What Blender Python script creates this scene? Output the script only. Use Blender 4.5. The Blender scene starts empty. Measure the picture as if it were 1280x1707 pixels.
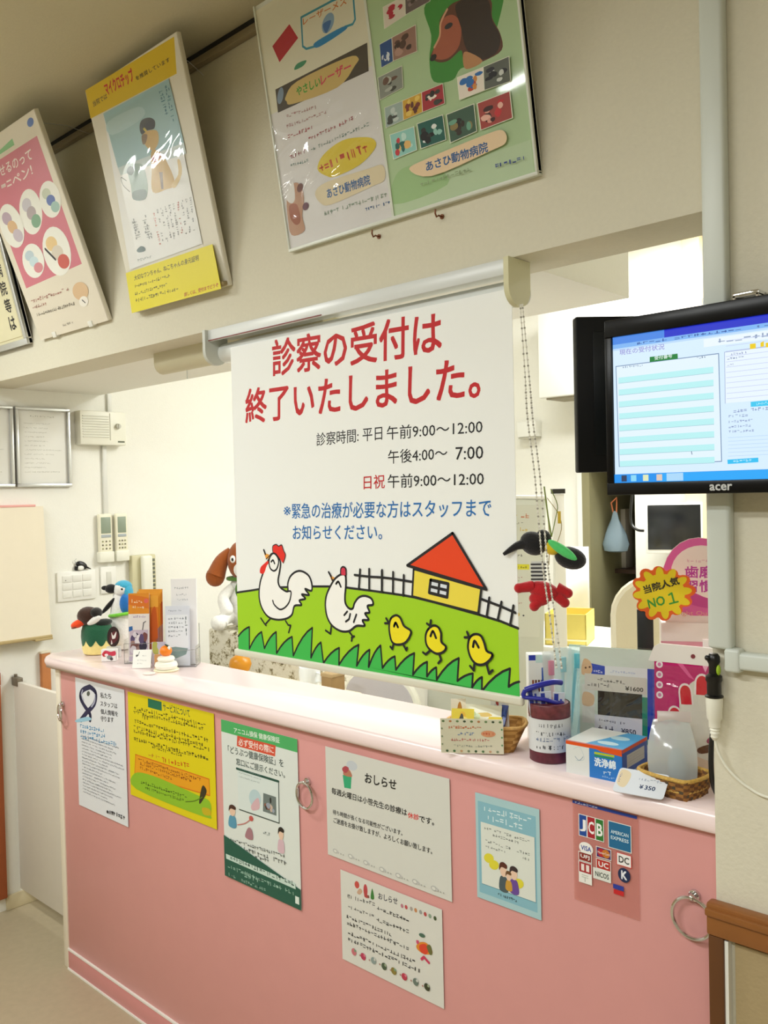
import bpy, bmesh, math, random
from mathutils import Vector, Matrix, Euler
PI = math.pi
sc = bpy.context.scene
COL = sc.collection

# ---------------------------------------------------------------- camera
cam = bpy.data.cameras.new('camera'); cam.sensor_fit = 'VERTICAL'; cam.sensor_height = 36
cam.lens = 1450 / 1707 * 36; cam.clip_start = .02
camo = bpy.data.objects.new('camera', cam); COL.objects.link(camo)
YAW, PITCH, ROLL = math.radians(-42.913), math.radians(-1.2566), math.radians(-1.3425)
fw = Vector((math.sin(YAW)*math.cos(PITCH), math.cos(YAW)*math.cos(PITCH), math.sin(PITCH)))
r0 = Vector((math.cos(YAW), -math.sin(YAW), 0)); u0 = r0.cross(fw)
rr = math.cos(ROLL)*r0 + math.sin(ROLL)*u0; uu = -math.sin(ROLL)*r0 + math.cos(ROLL)*u0
camo.matrix_world = Matrix.Translation((2.728, -1.354, 1.55)) @ Matrix((rr, uu, -fw)).transposed().to_4x4()
sc.camera = camo

# ---------------------------------------------------------------- world, lamps, exposure
sc.view_settings.view_transform = 'Standard'; sc.view_settings.look = 'None'
sc.view_settings.exposure = 0.08; sc.view_settings.gamma = 1.0; sc.view_settings.use_curve_mapping = False
w = bpy.data.worlds.new('world'); sc.world = w; w.use_nodes = True
w.node_tree.nodes['Background'].inputs[0].default_value = (1, .97, .9, 1)
w.node_tree.nodes['Background'].inputs[1].default_value = .15
def area(name, loc, sx, sy, power, col=(1, .97, .88), rot=(0, 0, 0)):
    l = bpy.data.lights.new(name, 'AREA'); l.shape = 'RECTANGLE'; l.size = sx; l.size_y = sy; l.energy = power; l.color = col
    o = bpy.data.objects.new(name, l); o.location = loc; o.rotation_euler = rot; COL.objects.link(o); return o
# fluorescent fittings: reception side (behind the header) and waiting-room side
area('reception_lamp', (1.0, 1.35, 2.66), 1.2, .3, 17, (.98, 1, .99))
area('reception_lamp_rear', (1.6, 1.9, 2.66), 1.2, .3, 46, (.98, 1, .99))
area('waiting_lamp', (-.45, -1.05, 2.56), 1.25, .16, 30, (.97, 1, .985))
area('waiting_lamp_middle', (1.3, -1.9, 2.58), 1.25, .16, 37, (.97, 1, .985))
area('waiting_lamp_rear', (3.0, -2.4, 2.58), 1.25, .16, 37, (.97, 1, .985))
sc.cycles.max_bounces = 8
sc.cycles.diffuse_bounces = 5
sc.cycles.transparent_max_bounces = 12
sc.cycles.caustics_reflective = False; sc.cycles.caustics_refractive = False
sc.cycles.use_denoising = True

# ---------------------------------------------------------------- materials
def lin(h):
    h = h.lstrip('#'); out = []
    for i in (0, 2, 4):
        c = int(h[i:i+2], 16)/255
        out.append(c/12.92 if c <= .04045 else ((c+.055)/1.055)**2.4)
    return (*out, 1)
MATS = {}
def mat(name, hx, rough=.55, metal=0, spec=.5, var=0, vscale=30, bump=0, bscale=200, emit=0, trans=0, alpha=1, sheen=0):
    if name in MATS: return MATS[name]
    m = bpy.data.materials.new(name); m.use_nodes = True; nt = m.node_tree; N = nt.nodes; L = nt.links
    b = N['Principled BSDF']
    b.inputs['Base Color'].default_value = lin(hx); b.inputs['Roughness'].default_value = rough
    b.inputs['Metallic'].default_value = metal; b.inputs['Specular IOR Level'].default_value = spec
    if trans: b.inputs['Transmission Weight'].default_value = trans
    if alpha < 1: b.inputs['Alpha'].default_value = alpha
    if sheen: b.inputs['Sheen Weight'].default_value = sheen
    if emit:
        b.inputs['Emission Color'].default_value = lin(hx); b.inputs['Emission Strength'].default_value = emit
        b.inputs['Base Color'].default_value = (0, 0, 0, 1)
    if var or bump:
        tc = N.new('ShaderNodeTexCoord')
    if var:
        n = N.new('ShaderNodeTexNoise'); n.inputs['Scale'].default_value = vscale; n.inputs['Detail'].default_value = 4
        L.new(tc.outputs['Object'], n.inputs['Vector'])
        mx = N.new('ShaderNodeMix'); mx.data_type = 'RGBA'
        c = lin(hx)
        mx.inputs[6].default_value = tuple(max(0, x*(1-var)) for x in c[:3])+(1,)
        mx.inputs[7].default_value = tuple(min(1, x*(1+var)) for x in c[:3])+(1,)
        L.new(n.outputs['Fac'], mx.inputs[0]); L.new(mx.outputs[2], b.inputs['Base Color'])
    if bump:
        n = N.new('ShaderNodeTexNoise'); n.inputs['Scale'].default_value = bscale; n.inputs['Detail'].default_value = 3
        L.new(tc.outputs['Object'], n.inputs['Vector'])
        bp = N.new('ShaderNodeBump'); bp.inputs['Strength'].default_value = bump; bp.inputs['Distance'].default_value = .002
        L.new(n.outputs['Fac'], bp.inputs['Height']); L.new(bp.outputs['Normal'], b.inputs['Normal'])
    MATS[name] = m; return m
def ink(hx, rough=.5, emit=0):
    return mat(f'print_{hx}_{int(rough*100)}_{int(emit*100)}', hx, rough=rough, emit=emit, spec=.4)
def film(name, wr=.5, wscale=6, rough=.05, tint=(1, 1, 1, 1), ior=1.5, det=1.2, dist=2.5):
    if name in MATS: return MATS[name]
    m = bpy.data.materials.new(name); m.use_nodes = True; nt = m.node_tree; N = nt.nodes; L = nt.links
    N.remove(N['Principled BSDF']); out = N['Material Output']
    t = N.new('ShaderNodeBsdfTransparent'); t.inputs[0].default_value = tint
    g = N.new('ShaderNodeBsdfGlossy'); g.inputs['Roughness'].default_value = rough
    f = N.new('ShaderNodeLayerWeight'); f.inputs['Blend'].default_value = .5; r0_ = ((ior-1)/(ior+1))**2
    pw = N.new('ShaderNodeMath'); pw.operation = 'POWER'; pw.inputs[1].default_value = 5; L.new(f.outputs['Facing'], pw.inputs[0])
    ma = N.new('ShaderNodeMath'); ma.operation = 'MULTIPLY_ADD'; ma.inputs[1].default_value = 1-r0_; ma.inputs[2].default_value = r0_; L.new(pw.outputs[0], ma.inputs[0])
    mx = N.new('ShaderNodeMixShader'); L.new(ma.outputs[0], mx.inputs[0]); L.new(t.outputs[0], mx.inputs[1]); L.new(g.outputs[0], mx.inputs[2])
    if wr:
        tc = N.new('ShaderNodeTexCoord'); n = N.new('ShaderNodeTexNoise'); n.inputs['Scale'].default_value = wscale; n.inputs['Detail'].default_value = det
        n.inputs['Distortion'].default_value = dist
        L.new(tc.outputs['Object'], n.inputs['Vector'])
        bp = N.new('ShaderNodeBump'); bp.inputs['Strength'].default_value = wr; bp.inputs['Distance'].default_value = .02
        L.new(n.outputs['Fac'], bp.inputs['Height'])
        L.new(bp.outputs['Normal'], g.inputs['Normal']); L.new(bp.outputs['Normal'], f.inputs['Normal'])
    L.new(mx.outputs[0], out.inputs[0]); MATS[name] = m; return m

WALL = mat('wallpaper_ivory', 'd8d3c0', .85, var=.04, vscale=120, bump=.35, bscale=160)
WALLIN = mat('wallpaper_white', 'efeee6', .85, var=.02, vscale=60, bump=.2, bscale=160)
CEIL = mat('ceiling_board', 'c4bb9c', .9, var=.05, vscale=150, bump=.2, bscale=200)
FLOOR = mat('vinyl_floor', 'b3a68b', .45, var=.1, vscale=40, bump=.05)
PINK = mat('pink_laminate', 'd99a97', .38, var=.03, vscale=15)
PINKTOP = mat('pale_pink_worktop', 'f6e3e3', .22, var=.01, vscale=10)
WHITE = mat('white_paint', 'eeeee8', .4, var=.02)
CREAM = mat('cream_panel', 'ebe1cb', .5, var=.02)
WOOD = mat('brown_wood', '8a5524', .4, var=.18, vscale=14)
REDWOOD = mat('red_brown_wood', 'a4552c', .45, var=.12, vscale=14)
DWOOD = mat('dark_brown_wood', '5d3613', .45, var=.15, vscale=14)
BLACK = mat('black_plastic', '0b0b0c', .35, var=.1)
GREY = mat('grey_plastic', 'b9bcb6', .45, var=.03)
PLAST = mat('ivory_plastic', 'ecebdd', .4, var=.02)
CHROME = mat('chrome', 'd8d8d8', .12, metal=1, var=.03)
ALU = mat('aluminium', 'd2d4d4', .3, metal=.85, var=.03)
GLASS = film('clear_film', 0, rough=.03)
ACRYL = film('acrylic', 0, rough=.02, tint=(.98, .985, .985, 1), ior=1.3)

# ---------------------------------------------------------------- mesh helpers
def link(name, me, parent=None):
    o = bpy.data.objects.new(name, me); COL.objects.link(o)
    if parent: o.parent = parent
    return o
def obj(name, bm, mats, parent=None, smooth=40, mw=None):
    me = bpy.data.meshes.new(name); bmesh.ops.recalc_face_normals(bm, faces=bm.faces)
    bm.to_mesh(me); bm.free()
    for m in (mats if isinstance(mats, (list, tuple)) else [mats]): me.materials.append(m)
    if smooth:
        me.shade_smooth(); me.set_sharp_from_angle(angle=math.radians(smooth))
    o = link(name, me, parent)
    if mw is not None: o.matrix_world = mw
    return o
def tag(o, label, cat, group=None, kind=None):
    o['label'] = label; o['category'] = cat
    if group: o['group'] = group
    if kind: o['kind'] = kind
    return o
def thing(name, label, cat, loc=(0, 0, 0), rz=0, group=None):
    o = bpy.data.objects.new(name, None); o.location = loc; o.rotation_euler = (0, 0, rz); o.empty_display_size = .05
    COL.objects.link(o); return tag(o, label, cat, group)
def struct(name, bm, m, label='', cat='', smooth=40):
    o = obj(name, bm, m, smooth=smooth); o['kind'] = 'structure'
    if label: o['label'] = label; o['category'] = cat
    return o
def B(): return bmesh.new()
def setmi(fs, mi):
    for f in fs: f.material_index = mi
def box(bm, x0, x1, y0, y1, z0, z1, mi=0, bev=0, seg=2, M=None):
    r = bmesh.ops.create_cube(bm, size=1); vs = r['verts']
    for v in vs:
        v.co = Vector((x0+(v.co.x+.5)*(x1-x0), y0+(v.co.y+.5)*(y1-y0), z0+(v.co.z+.5)*(z1-z0)))
    fs = set(f for v in vs for f in v.link_faces); setmi(fs, mi)
    if bev:
        es = list(set(e for v in vs for e in v.link_edges))
        rb = bmesh.ops.bevel(bm, geom=es, offset=bev, segments=seg, affect='EDGES', profile=.5)
        setmi(rb['faces'], mi)
        vs = list(set(v for f in rb['faces'] for v in f.verts) | set(v for v in vs if v.is_valid))
    if M is not None: bmesh.ops.transform(bm, matrix=M, verts=vs)
    return bm
def frame_of(d):
    d = d.normalized(); a = Vector((0, 0, 1)) if abs(d.z) < .95 else Vector((1, 0, 0))
    x = d.cross(a).normalized(); return x, d.cross(x).normalized()
def cyl(bm, p0, p1, ra, rb=None, seg=20, mi=0, caps=True):
    p0, p1 = Vector(p0), Vector(p1); rb = ra if rb is None else rb
    x, y = frame_of(p1-p0); A, C_ = [], []
    for i in range(seg):
        t = 2*PI*i/seg; d = x*math.cos(t)+y*math.sin(t)
        A.append(bm.verts.new(p0+d*ra)); C_.append(bm.verts.new(p1+d*rb))
    for i in range(seg):
        j = (i+1) % seg; bm.faces.new((A[i], A[j], C_[j], C_[i])).material_index = mi
    if caps:
        bm.faces.new(A[::-1]).material_index = mi; bm.faces.new(C_).material_index = mi
    return bm
def tube(bm, pts, r, seg=8, mi=0, closed=False):
    pts = [Vector(p) for p in pts]; n = len(pts); rings = []
    rad = r if callable(r) else (lambda t: r)
    px = None
    for i, p in enumerate(pts):
        if closed: d = pts[(i+1) % n]-pts[i-1]
        else: d = pts[min(i+1, n-1)]-pts[max(i-1, 0)]
        d.normalize()
        if px is None: x, y = frame_of(d)
        else:
            x = (px-d*px.dot(d)).normalized(); y = d.cross(x)
        px = x; R_ = rad(i/max(1, n-1))
        rings.append([bm.verts.new(p+(x*math.cos(2*PI*k/seg)+y*math.sin(2*PI*k/seg))*R_) for k in range(seg)])
    for i in range(n if closed else n-1):
        a, b = rings[i], rings[(i+1) % n]
        for k in range(seg):
            bm.faces.new((a[k], a[(k+1) % seg], b[(k+1) % seg], b[k])).material_index = mi
    if not closed:
        bm.faces.new(rings[0][::-1]).material_index = mi; bm.faces.new(rings[-1]).material_index = mi
    return bm
def ell(bm, c, rad, mi=0, rot=(0, 0, 0), seg=20):
    r = bmesh.ops.create_uvsphere(bm, u_segments=seg, v_segments=max(8, seg//2), radius=1)
    M = Matrix.Translation(c) @ Euler(rot).to_matrix().to_4x4() @ Matrix.Diagonal((*((rad,)*3 if isinstance(rad, (int, float)) else rad), 1))
    bmesh.ops.transform(bm, matrix=M, verts=r['verts'])
    setmi(set(f for v in r['verts'] for f in v.link_faces), mi); return bm
def lathe(bm, prof, c=(0, 0, 0), seg=28, mi=0, sx=1, sy=1):
    c = Vector(c); rings = []
    for (r, z) in prof:
        rings.append([bm.verts.new(c+Vector((max(r, 1e-5)*sx*math.cos(2*PI*k/seg), max(r, 1e-5)*sy*math.sin(2*PI*k/seg), z))) for k in range(seg)])
    for a, b in zip(rings, rings[1:]):
        for k in range(seg): bm.faces.new((a[k], a[(k+1) % seg], b[(k+1) % seg], b[k])).material_index = mi
    bm.faces.new(rings[0][::-1]).material_index = mi; bm.faces.new(rings[-1]).material_index = mi
    return bm
def prism(bm, pts, z0, z1, mi=0, M=None):
    a = [bm.verts.new((x, y, z0)) for x, y in pts]; b = [bm.verts.new((x, y, z1)) for x, y in pts]; n = len(pts)
    fs = [bm.faces.new(a[::-1]), bm.faces.new(b)]+[bm.faces.new((a[i], a[(i+1) % n], b[(i+1) % n], b[i])) for i in range(n)]
    setmi(fs, mi)
    if M is not None: bmesh.ops.transform(bm, matrix=M, verts=a+b)
    return bm
def smoothpts(pts, closed=False, k=4):
    n = len(pts); out = []; P = [Vector(p) for p in pts]
    for i in range(n if closed else n-1):
        g = (lambda j: P[j % n]) if closed else (lambda j: P[max(0, min(n-1, j))])
        a, b, c, d = g(i-1), g(i), g(i+1), g(i+2)
        for q in range(k):
            t = q/k
            out.append(.5*((2*b)+(c-a)*t+(2*a-5*b+4*c-d)*t*t+(3*b-a-3*c+d)*t**3))
    if not closed: out.append(P[-1])
    return out

# ---------------------------------------------------------------- printed sheets
class Sheet:
    """a flat print: sheet u = right, v = up, in metres; each ink lies a hair above the last one"""
    def __init__(s, w, h, paper='f4f4ee', th=.0006, rough=.5, emit=0, base=True, outline=None):
        s.bm = B(); s.mats = []; s.idx = {}; s.z = th; s.rough = rough; s.emit = emit; s.w = w; s.h = h; s.dz = 3e-5
        if base:
            mi = s.m(paper)
            if outline: prism(s.bm, outline, 0, th, mi)
            else: box(s.bm, 0, w, 0, h, 0, th, mi)
    def m(s, hx):
        if hx not in s.idx:
            s.idx[hx] = len(s.mats); s.mats.append(hx if not isinstance(hx, str) else ink(hx, s.rough, s.emit))
        return s.idx[hx]
    def poly(s, pts, col, smooth=False, k=4):
        s.z += s.dz
        if smooth: pts = [(p.x, p.y) for p in smoothpts([(a, b, 0) for a, b in pts], True, k)]
        vs = [s.bm.verts.new((x, y, s.z)) for x, y in pts]
        f = s.bm.faces.new(vs); f.normal_update()
        if f.normal.z < 0: f.normal_flip()
        f.material_index = s.m(col); return s
    def rect(s, x0, y0, x1, y1, col): return s.poly([(x0, y0), (x1, y0), (x1, y1), (x0, y1)], col)
    def ell(s, cx, cy, rx, ry, col, rot=0, n=28):
        c, q = math.cos(rot), math.sin(rot); P = []
        for i in range(n):
            a, b = rx*math.cos(2*PI*i/n), ry*math.sin(2*PI*i/n); P.append((cx+a*c-b*q, cy+a*q+b*c))
        return s.poly(P, col)
    def line(s, pts, wd, col, smooth=False, closed=False, k=4):
        s.z += s.dz; mi = s.m(col)
        if smooth: pts = [(p.x, p.y) for p in smoothpts([(a, b, 0) for a, b in pts], closed, k)]
        if closed: pts = list(pts)+[pts[0]]
        for (a, b) in zip(pts, pts[1:]):
            d = Vector((b[0]-a[0], b[1]-a[1]))
            if d.length < 1e-6: continue
            n = Vector((-d.y, d.x)).normalized()*wd/2
            vs = [s.bm.verts.new((p[0]+q*n.x, p[1]+q*n.y, s.z)) for p, q in ((a, -1), (b, -1), (b, 1), (a, 1))]
            s.bm.faces.new(vs).material_index = mi
        s.z += s.dz*.3
        for p in pts:
            vs = [s.bm.verts.new((p[0]+wd/2*math.cos(PI*i/4), p[1]+wd/2*math.sin(PI*i/4), s.z)) for i in range(8)]
            s.bm.faces.new(vs).material_index = mi
        return s
    def text(s, body, q, col, bold=0, res=2):
        """q = bottom-left, bottom-right, top-left of the written line; bold thickens every stroke"""
        mi = s.m(col)
        c = bpy.data.curves.new('t', 'FONT'); c.body = body; c.size = 1; c.resolution_u = res
        o = bpy.data.objects.new('t', c); me = o.to_mesh()
        co = [v.co.copy() for v in me.vertices]
        if co:
            x0, x1 = min(v.x for v in co), max(v.x for v in co); y0, y1 = min(v.y for v in co), max(v.y for v in co)
            a = Vector(q[0]); ux = Vector(q[1])-a; uy = Vector(q[2])-a
            for (dx, dy) in (((0, 0),) if bold <= 0 else ((-bold, -bold), (bold, -bold), (bold, bold), (-bold, bold))):
                s.z += s.dz*.5; vs = []
                for v in co:
                    p = a+ux*((v.x+dx-x0)/max(1e-6, x1-x0))+uy*((v.y+dy-y0)/max(1e-6, y1-y0)); vs.append(s.bm.verts.new((p.x, p.y, s.z)))
                for f in me.polygons:
                    try: s.bm.faces.new([vs[i] for i in f.vertices]).material_index = mi
                    except ValueError: pass
        o.to_mesh_clear(); bpy.data.objects.remove(o); bpy.data.curves.remove(c); return s
    def tb(s, body, x0, y0, x1, y1, col, bold=0): return s.text(body, [(x0, y0), (x1, y0), (x0, y1)], col, bold)
    def vtext(s, body, x0, y1, sz, pitch, col, bold=0):
        for i, ch in enumerate(body):
            if ch == '・': s.ell(x0+sz*.5, y1-pitch*i-sz*.5, sz*.1, sz*.1, col)
            else: s.tb(ch, x0, y1-pitch*i-sz, x0+sz, y1-pitch*i, col, bold)
        return s
    def faint(s, q, col, n=None, seed=0, dens=.8):
        """a line of print too small to read in the photograph: short marks only"""
        s.z += s.dz; mi = s.m(col); R = random.Random(seed*7+len(s.mats)+int(abs(q[0][0])*1e4))
        a = Vector(q[0]); ux = Vector(q[1])-a; uy = Vector(q[2])-a; L = ux.length; H = uy.length
        n = n or max(3, int(L/(H*.95))); 
        def quad(x0, y0, x1, y1):
            vs = [s.bm.verts.new((*(a+ux*X+uy*Y), s.z)) for X, Y in ((x0, y0), (x1, y0), (x1, y1), (x0, y1))]
            s.bm.faces.new(vs).material_index = mi
        for i in range(n):
            if R.random() > dens+.15: continue
            x = (i+.1)/n; wd = .78/n
            for k in range(R.choice((1, 2, 2, 3))):
                if R.random() < .6:
                    y = R.uniform(.05, .8); quad(x, y, x+wd, y+.16)
                else:
                    xx = x+R.uniform(0, .7)*wd; quad(xx, R.uniform(0, .25), xx+.22*wd, R.uniform(.7, 1))
        return s
    def faints(s, x0, y0, x1, y1, rows, col, fill=.62, seed=1, ragged=.25):
        R = random.Random(seed); p = (y1-y0)/rows
        for i in range(rows):
            xe = x1-(x1-x0)*R.random()*ragged; yb = y1-(i+1)*p+p*(1-fill)/2
            s.faint([(x0, yb), (xe, yb), (x0, yb+p*fill)], col, seed=seed+i)
        return s
    def photo(s, x0, y0, x1, y1, cols, seed=0, n=7, edge=None):
        """a small printed photograph: blotches of colour inside its rectangle"""
        R = random.Random(seed)
        if edge: s.rect(x0-.0012, y0-.0012, x1+.0012, y1+.0012, edge)
        s.rect(x0, y0, x1, y1, cols[0]); W, H = x1-x0, y1-y0
        for i in range(n):
            rx, ry = W*R.uniform(.1, .28), H*R.uniform(.1, .28); cx, cy = R.uniform(x0+rx, x1-rx), R.uniform(y0+ry, y1-ry)
            P = [(cx+rx*R.uniform(.7, 1)*math.cos(t*PI/5), cy+ry*R.uniform(.7, 1)*math.sin(t*PI/5)) for t in range(10)]
            s.poly(P, cols[1+i % (len(cols)-1)], True, 2)
        return s
    def done(s, name, origin=(0, 0, 0), right=(1, 0, 0), up=(0, 0, 1), parent=None):
        r_, u_ = Vector(right).normalized(), Vector(up).normalized(); n = r_.cross(u_)
        me = bpy.data.meshes.new(name); s.bm.to_mesh(me); s.bm.free()
        for m in s.mats: me.materials.append(m)
        o = link(name, me, parent)
        M = Matrix((r_, u_, n)).transposed().to_4x4(); M.translation = Vector(origin); o.matrix_basis = M
        return o

# ================================================================ the setting
XL, XW, YB, ZC = -.574, 2.188, 2.4, 2.69
struct('floor', box(B(), -1, 5.2, -5, 3.4, -.05, 0), FLOOR, 'beige vinyl floor in front of and behind the counter', 'floor')
struct('ceiling', box(B(), -1, 5.2, -5, 3.4, ZC, ZC+.05), CEIL, 'shaded beige ceiling over the waiting side', 'ceiling')
struct('wall_left', box(B(), XL-.1, XL, -5, 3.4, 0, ZC), WALLIN, 'pale wall left of the counter carrying the switches', 'wall')
bm = B()                                            # rear wall, with the dark store opening
for a in ((XL, .56, 0, ZC), (.83, 5.2, 0, ZC), (.56, .83, 1.72, ZC)): box(bm, a[0], a[1], YB, YB+.1, a[2], a[3])
struct('wall_back', bm, WALLIN, 'white rear wall of the reception room', 'wall')
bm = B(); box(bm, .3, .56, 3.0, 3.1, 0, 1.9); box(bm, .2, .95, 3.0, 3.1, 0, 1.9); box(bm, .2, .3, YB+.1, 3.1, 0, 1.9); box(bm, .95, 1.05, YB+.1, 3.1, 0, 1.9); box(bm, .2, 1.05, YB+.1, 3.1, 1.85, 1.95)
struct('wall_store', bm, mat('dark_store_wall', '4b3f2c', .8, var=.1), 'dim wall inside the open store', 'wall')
bm = B(); box(bm, .535, .56, YB-.012, YB, 0, 1.75); box(bm, .56, .60, YB-.01, YB+.6, 0, 1.75, 1); box(bm, .545, .86, YB-.03, YB+.1, 1.7, 1.75)
struct('trim_store', bm, [WHITE, mat('olive_jamb', '8d8866', .6, var=.03)], 'olive jamb of the open store', 'door frame')
struct('trim_jamb', box(B(), 1.098, 1.178, YB-.06, YB, 0, ZC, bev=.004), mat('cream_wood', 'ecd5ae', .5, var=.05, vscale=8), 'pale cream door jamb on the rear wall', 'door frame')
struct('wall_reception', box(B(), 3.4, 3.5, .08, YB, 0, ZC), WALLIN, 'side wall of the reception room', 'wall')
struct('wall_header', box(B(), XL, XW, 0, .13, 1.98, ZC), WALL, 'ivory header wall above the counter opening', 'wall')
struct('ceiling_soffit', box(B(), XL, 1.79, .13, .49, 1.98, ZC), WALLIN, 'dropped white soffit behind the header', 'soffit')
bm = B(); box(bm, XW, 5.2, -.04, .08, 0, ZC, 0)
struct('wall_right', bm, WALL, 'ivory textured wall right of the counter', 'wall')
bm = B(); box(bm, XW+.03, 5.2, -.046, -.04, .05, .854)
struct('wall_dado', bm, mat('dado_vinyl', 'a8956f', .7, var=.06, vscale=90, bump=.3), 'beige vinyl dado below the wooden rail', 'wall')
bm = B(); box(bm, XW-.008, 5.2, -.062, -.04, .862, .912, 0, .004); box(bm, XW-.008, 5.2, -.068, -.04, .893, .905, 0, .003); box(bm, XW-.006, XW+.018, -.06, .02, .0, .862, 1, .003)
struct('trim_dado', bm, [WOOD, DWOOD], 'brown wooden rail and corner post on the right wall', 'rail')
struct('trim_bead', box(B(), XW+.018, XW+.0235, -.056, -.04, 0, .858), WHITE, 'thin white bead beside the dark corner post', 'trim')
bm = B(); box(bm, XL, XW, -.018, 0, 2.652, 2.672, 0, .003); box(bm, XL, XW, -.01, 0, 2.672, 2.69, 1)
struct('trim_rail', bm, [mat('bronze_rail', '8f8267', .5), mat('rail_gap', '17130d', .8)], 'dark picture rail along the ceiling', 'rail')
bm = B(); box(bm, XL, XL+.012, .039, 3.0, 0, .056, 0, .003)
struct('baseboard_left', bm, mat('skirting_cream', 'd8cba8', .5), 'white skirting on the left wall', 'skirting')
bm = B(); box(bm, XL, XL+.006, -4.9, 0, .056, .862, 1); box(bm, XL, XL+.026, .0, .037, .056, .862, 0, .003); box(bm, XL, XL+.03, -4.9, .037, .862, .912, 0, .004)
struct('trim_left', bm, [REDWOOD, mat('dado_vinyl', 'a8956f')], 'red brown dado rail and end post on the left wall', 'rail')
struct('wall_entrance', box(B(), -1, 5.2, -5.1, -5, 0, ZC), WALL, 'entrance wall behind the viewer', 'wall')
struct('wall_far', box(B(), 5.2, 5.3, -5, 3.4, 0, ZC), WALL, 'far right wall of the waiting room', 'wall')

# ================================================================ the counter
ZT = 1.035
ct = thing('reception_counter', 'pink panelled reception counter with three ring pulls, papers stuck on its front', 'counter', (1.08, .12, 0))
cl = Matrix.Translation((-1.08, -.12, 0))
def cbox(name, a, m, bev=.002, parent=ct): 
    o = obj(name, box(B(), *a, bev=bev), m, parent); o.matrix_basis = cl; return o
cbox('front_panel', (0, 2.186, 0, .02, .068, 1.0), PINK)
cbox('body', (-.008, 2.186, .02, .235, 0, 1.0), WHITE)
cbox('kick_board', (0, 2.186, -.004, .02, .004, .066), mat('pink_kick', 'da9292', .4, var=.03))
bm = B(); box(bm, 0, 2.186, -.006, .001, .064, .0695); box(bm, 0, 2.186, -.008, .001, 0, .0055)
o = obj('bead', bm, WHITE, ct); o.matrix_basis = cl
cbox('end_strip', (-.03, 0, -.004, .03, 0, 1.0), mat('ivory_laminate', 'efe8d6', .4), .003)
for (x, z, rd, tw) in ((.015, .857, .026, .5), (1.207, .848, .030, .15), (2.137, .855, .033, 0)):
    bm = B(); cyl(bm, (x, 0, z+rd), (x, -.006, z+rd), .009, seg=16); cyl(bm, (x, -.006, z+rd), (x, -.014, z+rd), .0045, seg=12); ell(bm, (x, -.013, z+rd), .0055)
    o = obj('ring_mount', bm, CHROME, ct); o.matrix_basis = cl
    bm = B(); tube(bm, [(x+rd*math.sin(t*PI/18)*math.cos(tw), -.014-rd*math.sin(t*PI/18)*math.sin(tw)*.4, z+rd*math.cos(t*PI/18)) for t in range(36)], .003, 8, closed=True)
    r_ = obj('pull_ring', bm, CHROME, ct); r_.matrix_basis = cl; r_['label'] = 'chrome ring'
pts = [(2.186, -.024), (2.186, .247), (-.09, .247), (-.105, .24), (-.11, .2)] + [(-.11+.06*(1-math.cos(t*PI/16)), .05-.074*math.sin(t*PI/16)) for t in range(1, 9)] 
bm = B(); prism(bm, pts, 1.0, ZT)
es = [e for e in bm.edges if abs(e.verts[0].co.z-e.verts[1].co.z) < 1e-5 and max(e.verts[0].co.x, e.verts[1].co.x) < 2.1866 and not (e.verts[0].co.x > 2.18 and e.verts[1].co.x > 2.18)]
bmesh.ops.bevel(bm, geom=es, offset=.0165, segments=5, affect='EDGES', profile=.5)
tag(obj('counter_top', bm, PINKTOP), 'long pale pink worktop with rounded edge lying on the pink counter', 'worktop')

# low white gate between the left wall and the counter
g = thing('low_gate', 'low white swing gate hung between left wall and pink counter', 'gate', (-.3, .1, .07))
obj('gate_leaf', box(B(), -.262, .29, -.009, .009, 0, .797, bev=.002), mat('gate_white', 'e2ddd2', .5, var=.02), g)
bm = B(); box(bm, -.274, -.225, -.012, .012, .78, .812, 0, .003); cyl(bm, (-.262, 0, .8), (-.262, 0, .822), .006)
obj('gate_hinge', bm, mat('hinge_bronze', '7d7466', .4, metal=.5), g)

# ================================================================ roller banner
rb = thing('roller_banner', 'white pull-down roller banner with red writing, hens and a red-roofed house', 'banner', (1.36, .02, 1.98))
L0 = Matrix.Translation((-1.36, -.02, -1.98))
bm = B(); prof = [(-.035, 1.979), (.035, 1.979), (.035, 1.955), (-.03, 1.955), (-.034, 1.945)]
box(bm, .872, 1.8, -.004, .07, 1.962, 1.979, 0, .002); box(bm, .872, 1.8, -.008, -.003, 1.949, 1.979, 0, .002)
o = obj('headrail', bm, mat('rail_silver', 'dfe3e3', .3, spec=.6), rb); o.matrix_basis = L0
bm = B(); box(bm, .875, 1.3, -.0095, -.0082, 1.9505, 1.953); o = obj('rail_reflection', bm, mat('dark_red_reflection', '7c2b23', .5), rb); o.matrix_basis = L0  # thin dark red strip paints a reflection onto the headrail
bm = B(); cyl(bm, (.872, .0468, 1.925), (1.8, .0468, 1.925), .0255, seg=28); o = obj('fabric_roll', bm, mat('roll_white', 'e6e9e6', .22, spec=.6), rb); o.matrix_basis = L0
for x, hx in ((.862, 'c9ccc4'), (1.8, 'd6d2ac')):
    pr_ = [(-.018, 1.979), (.054, 1.979), (.054, 1.925)]+[(.018+.036*math.cos(t*PI/12), 1.925-.034*math.sin(t*PI/12)) for t in range(1, 12)]+[(-.018, 1.925)]
    bm = B(); prism(bm, pr_, 0, .011, M=Matrix(((0, 0, 1, x), (1, 0, 0, 0), (0, 1, 0, 0), (0, 0, 0, 1)))); cyl(bm, (x+.011, .018, 1.972), (x+.0118, .018, 1.972), .002, seg=8)
    o = obj('end_cap', bm, mat('cap_'+hx, hx, .45), rb); o.matrix_basis = L0
bm = B(); box(bm, .915, 1.8, .014, .027, 1.14, 1.158, 0, .005, 3); o = obj('bottom_bar', bm, mat('bar_ivory', 'dedccb', .4), rb); o.matrix_basis = L0
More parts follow.
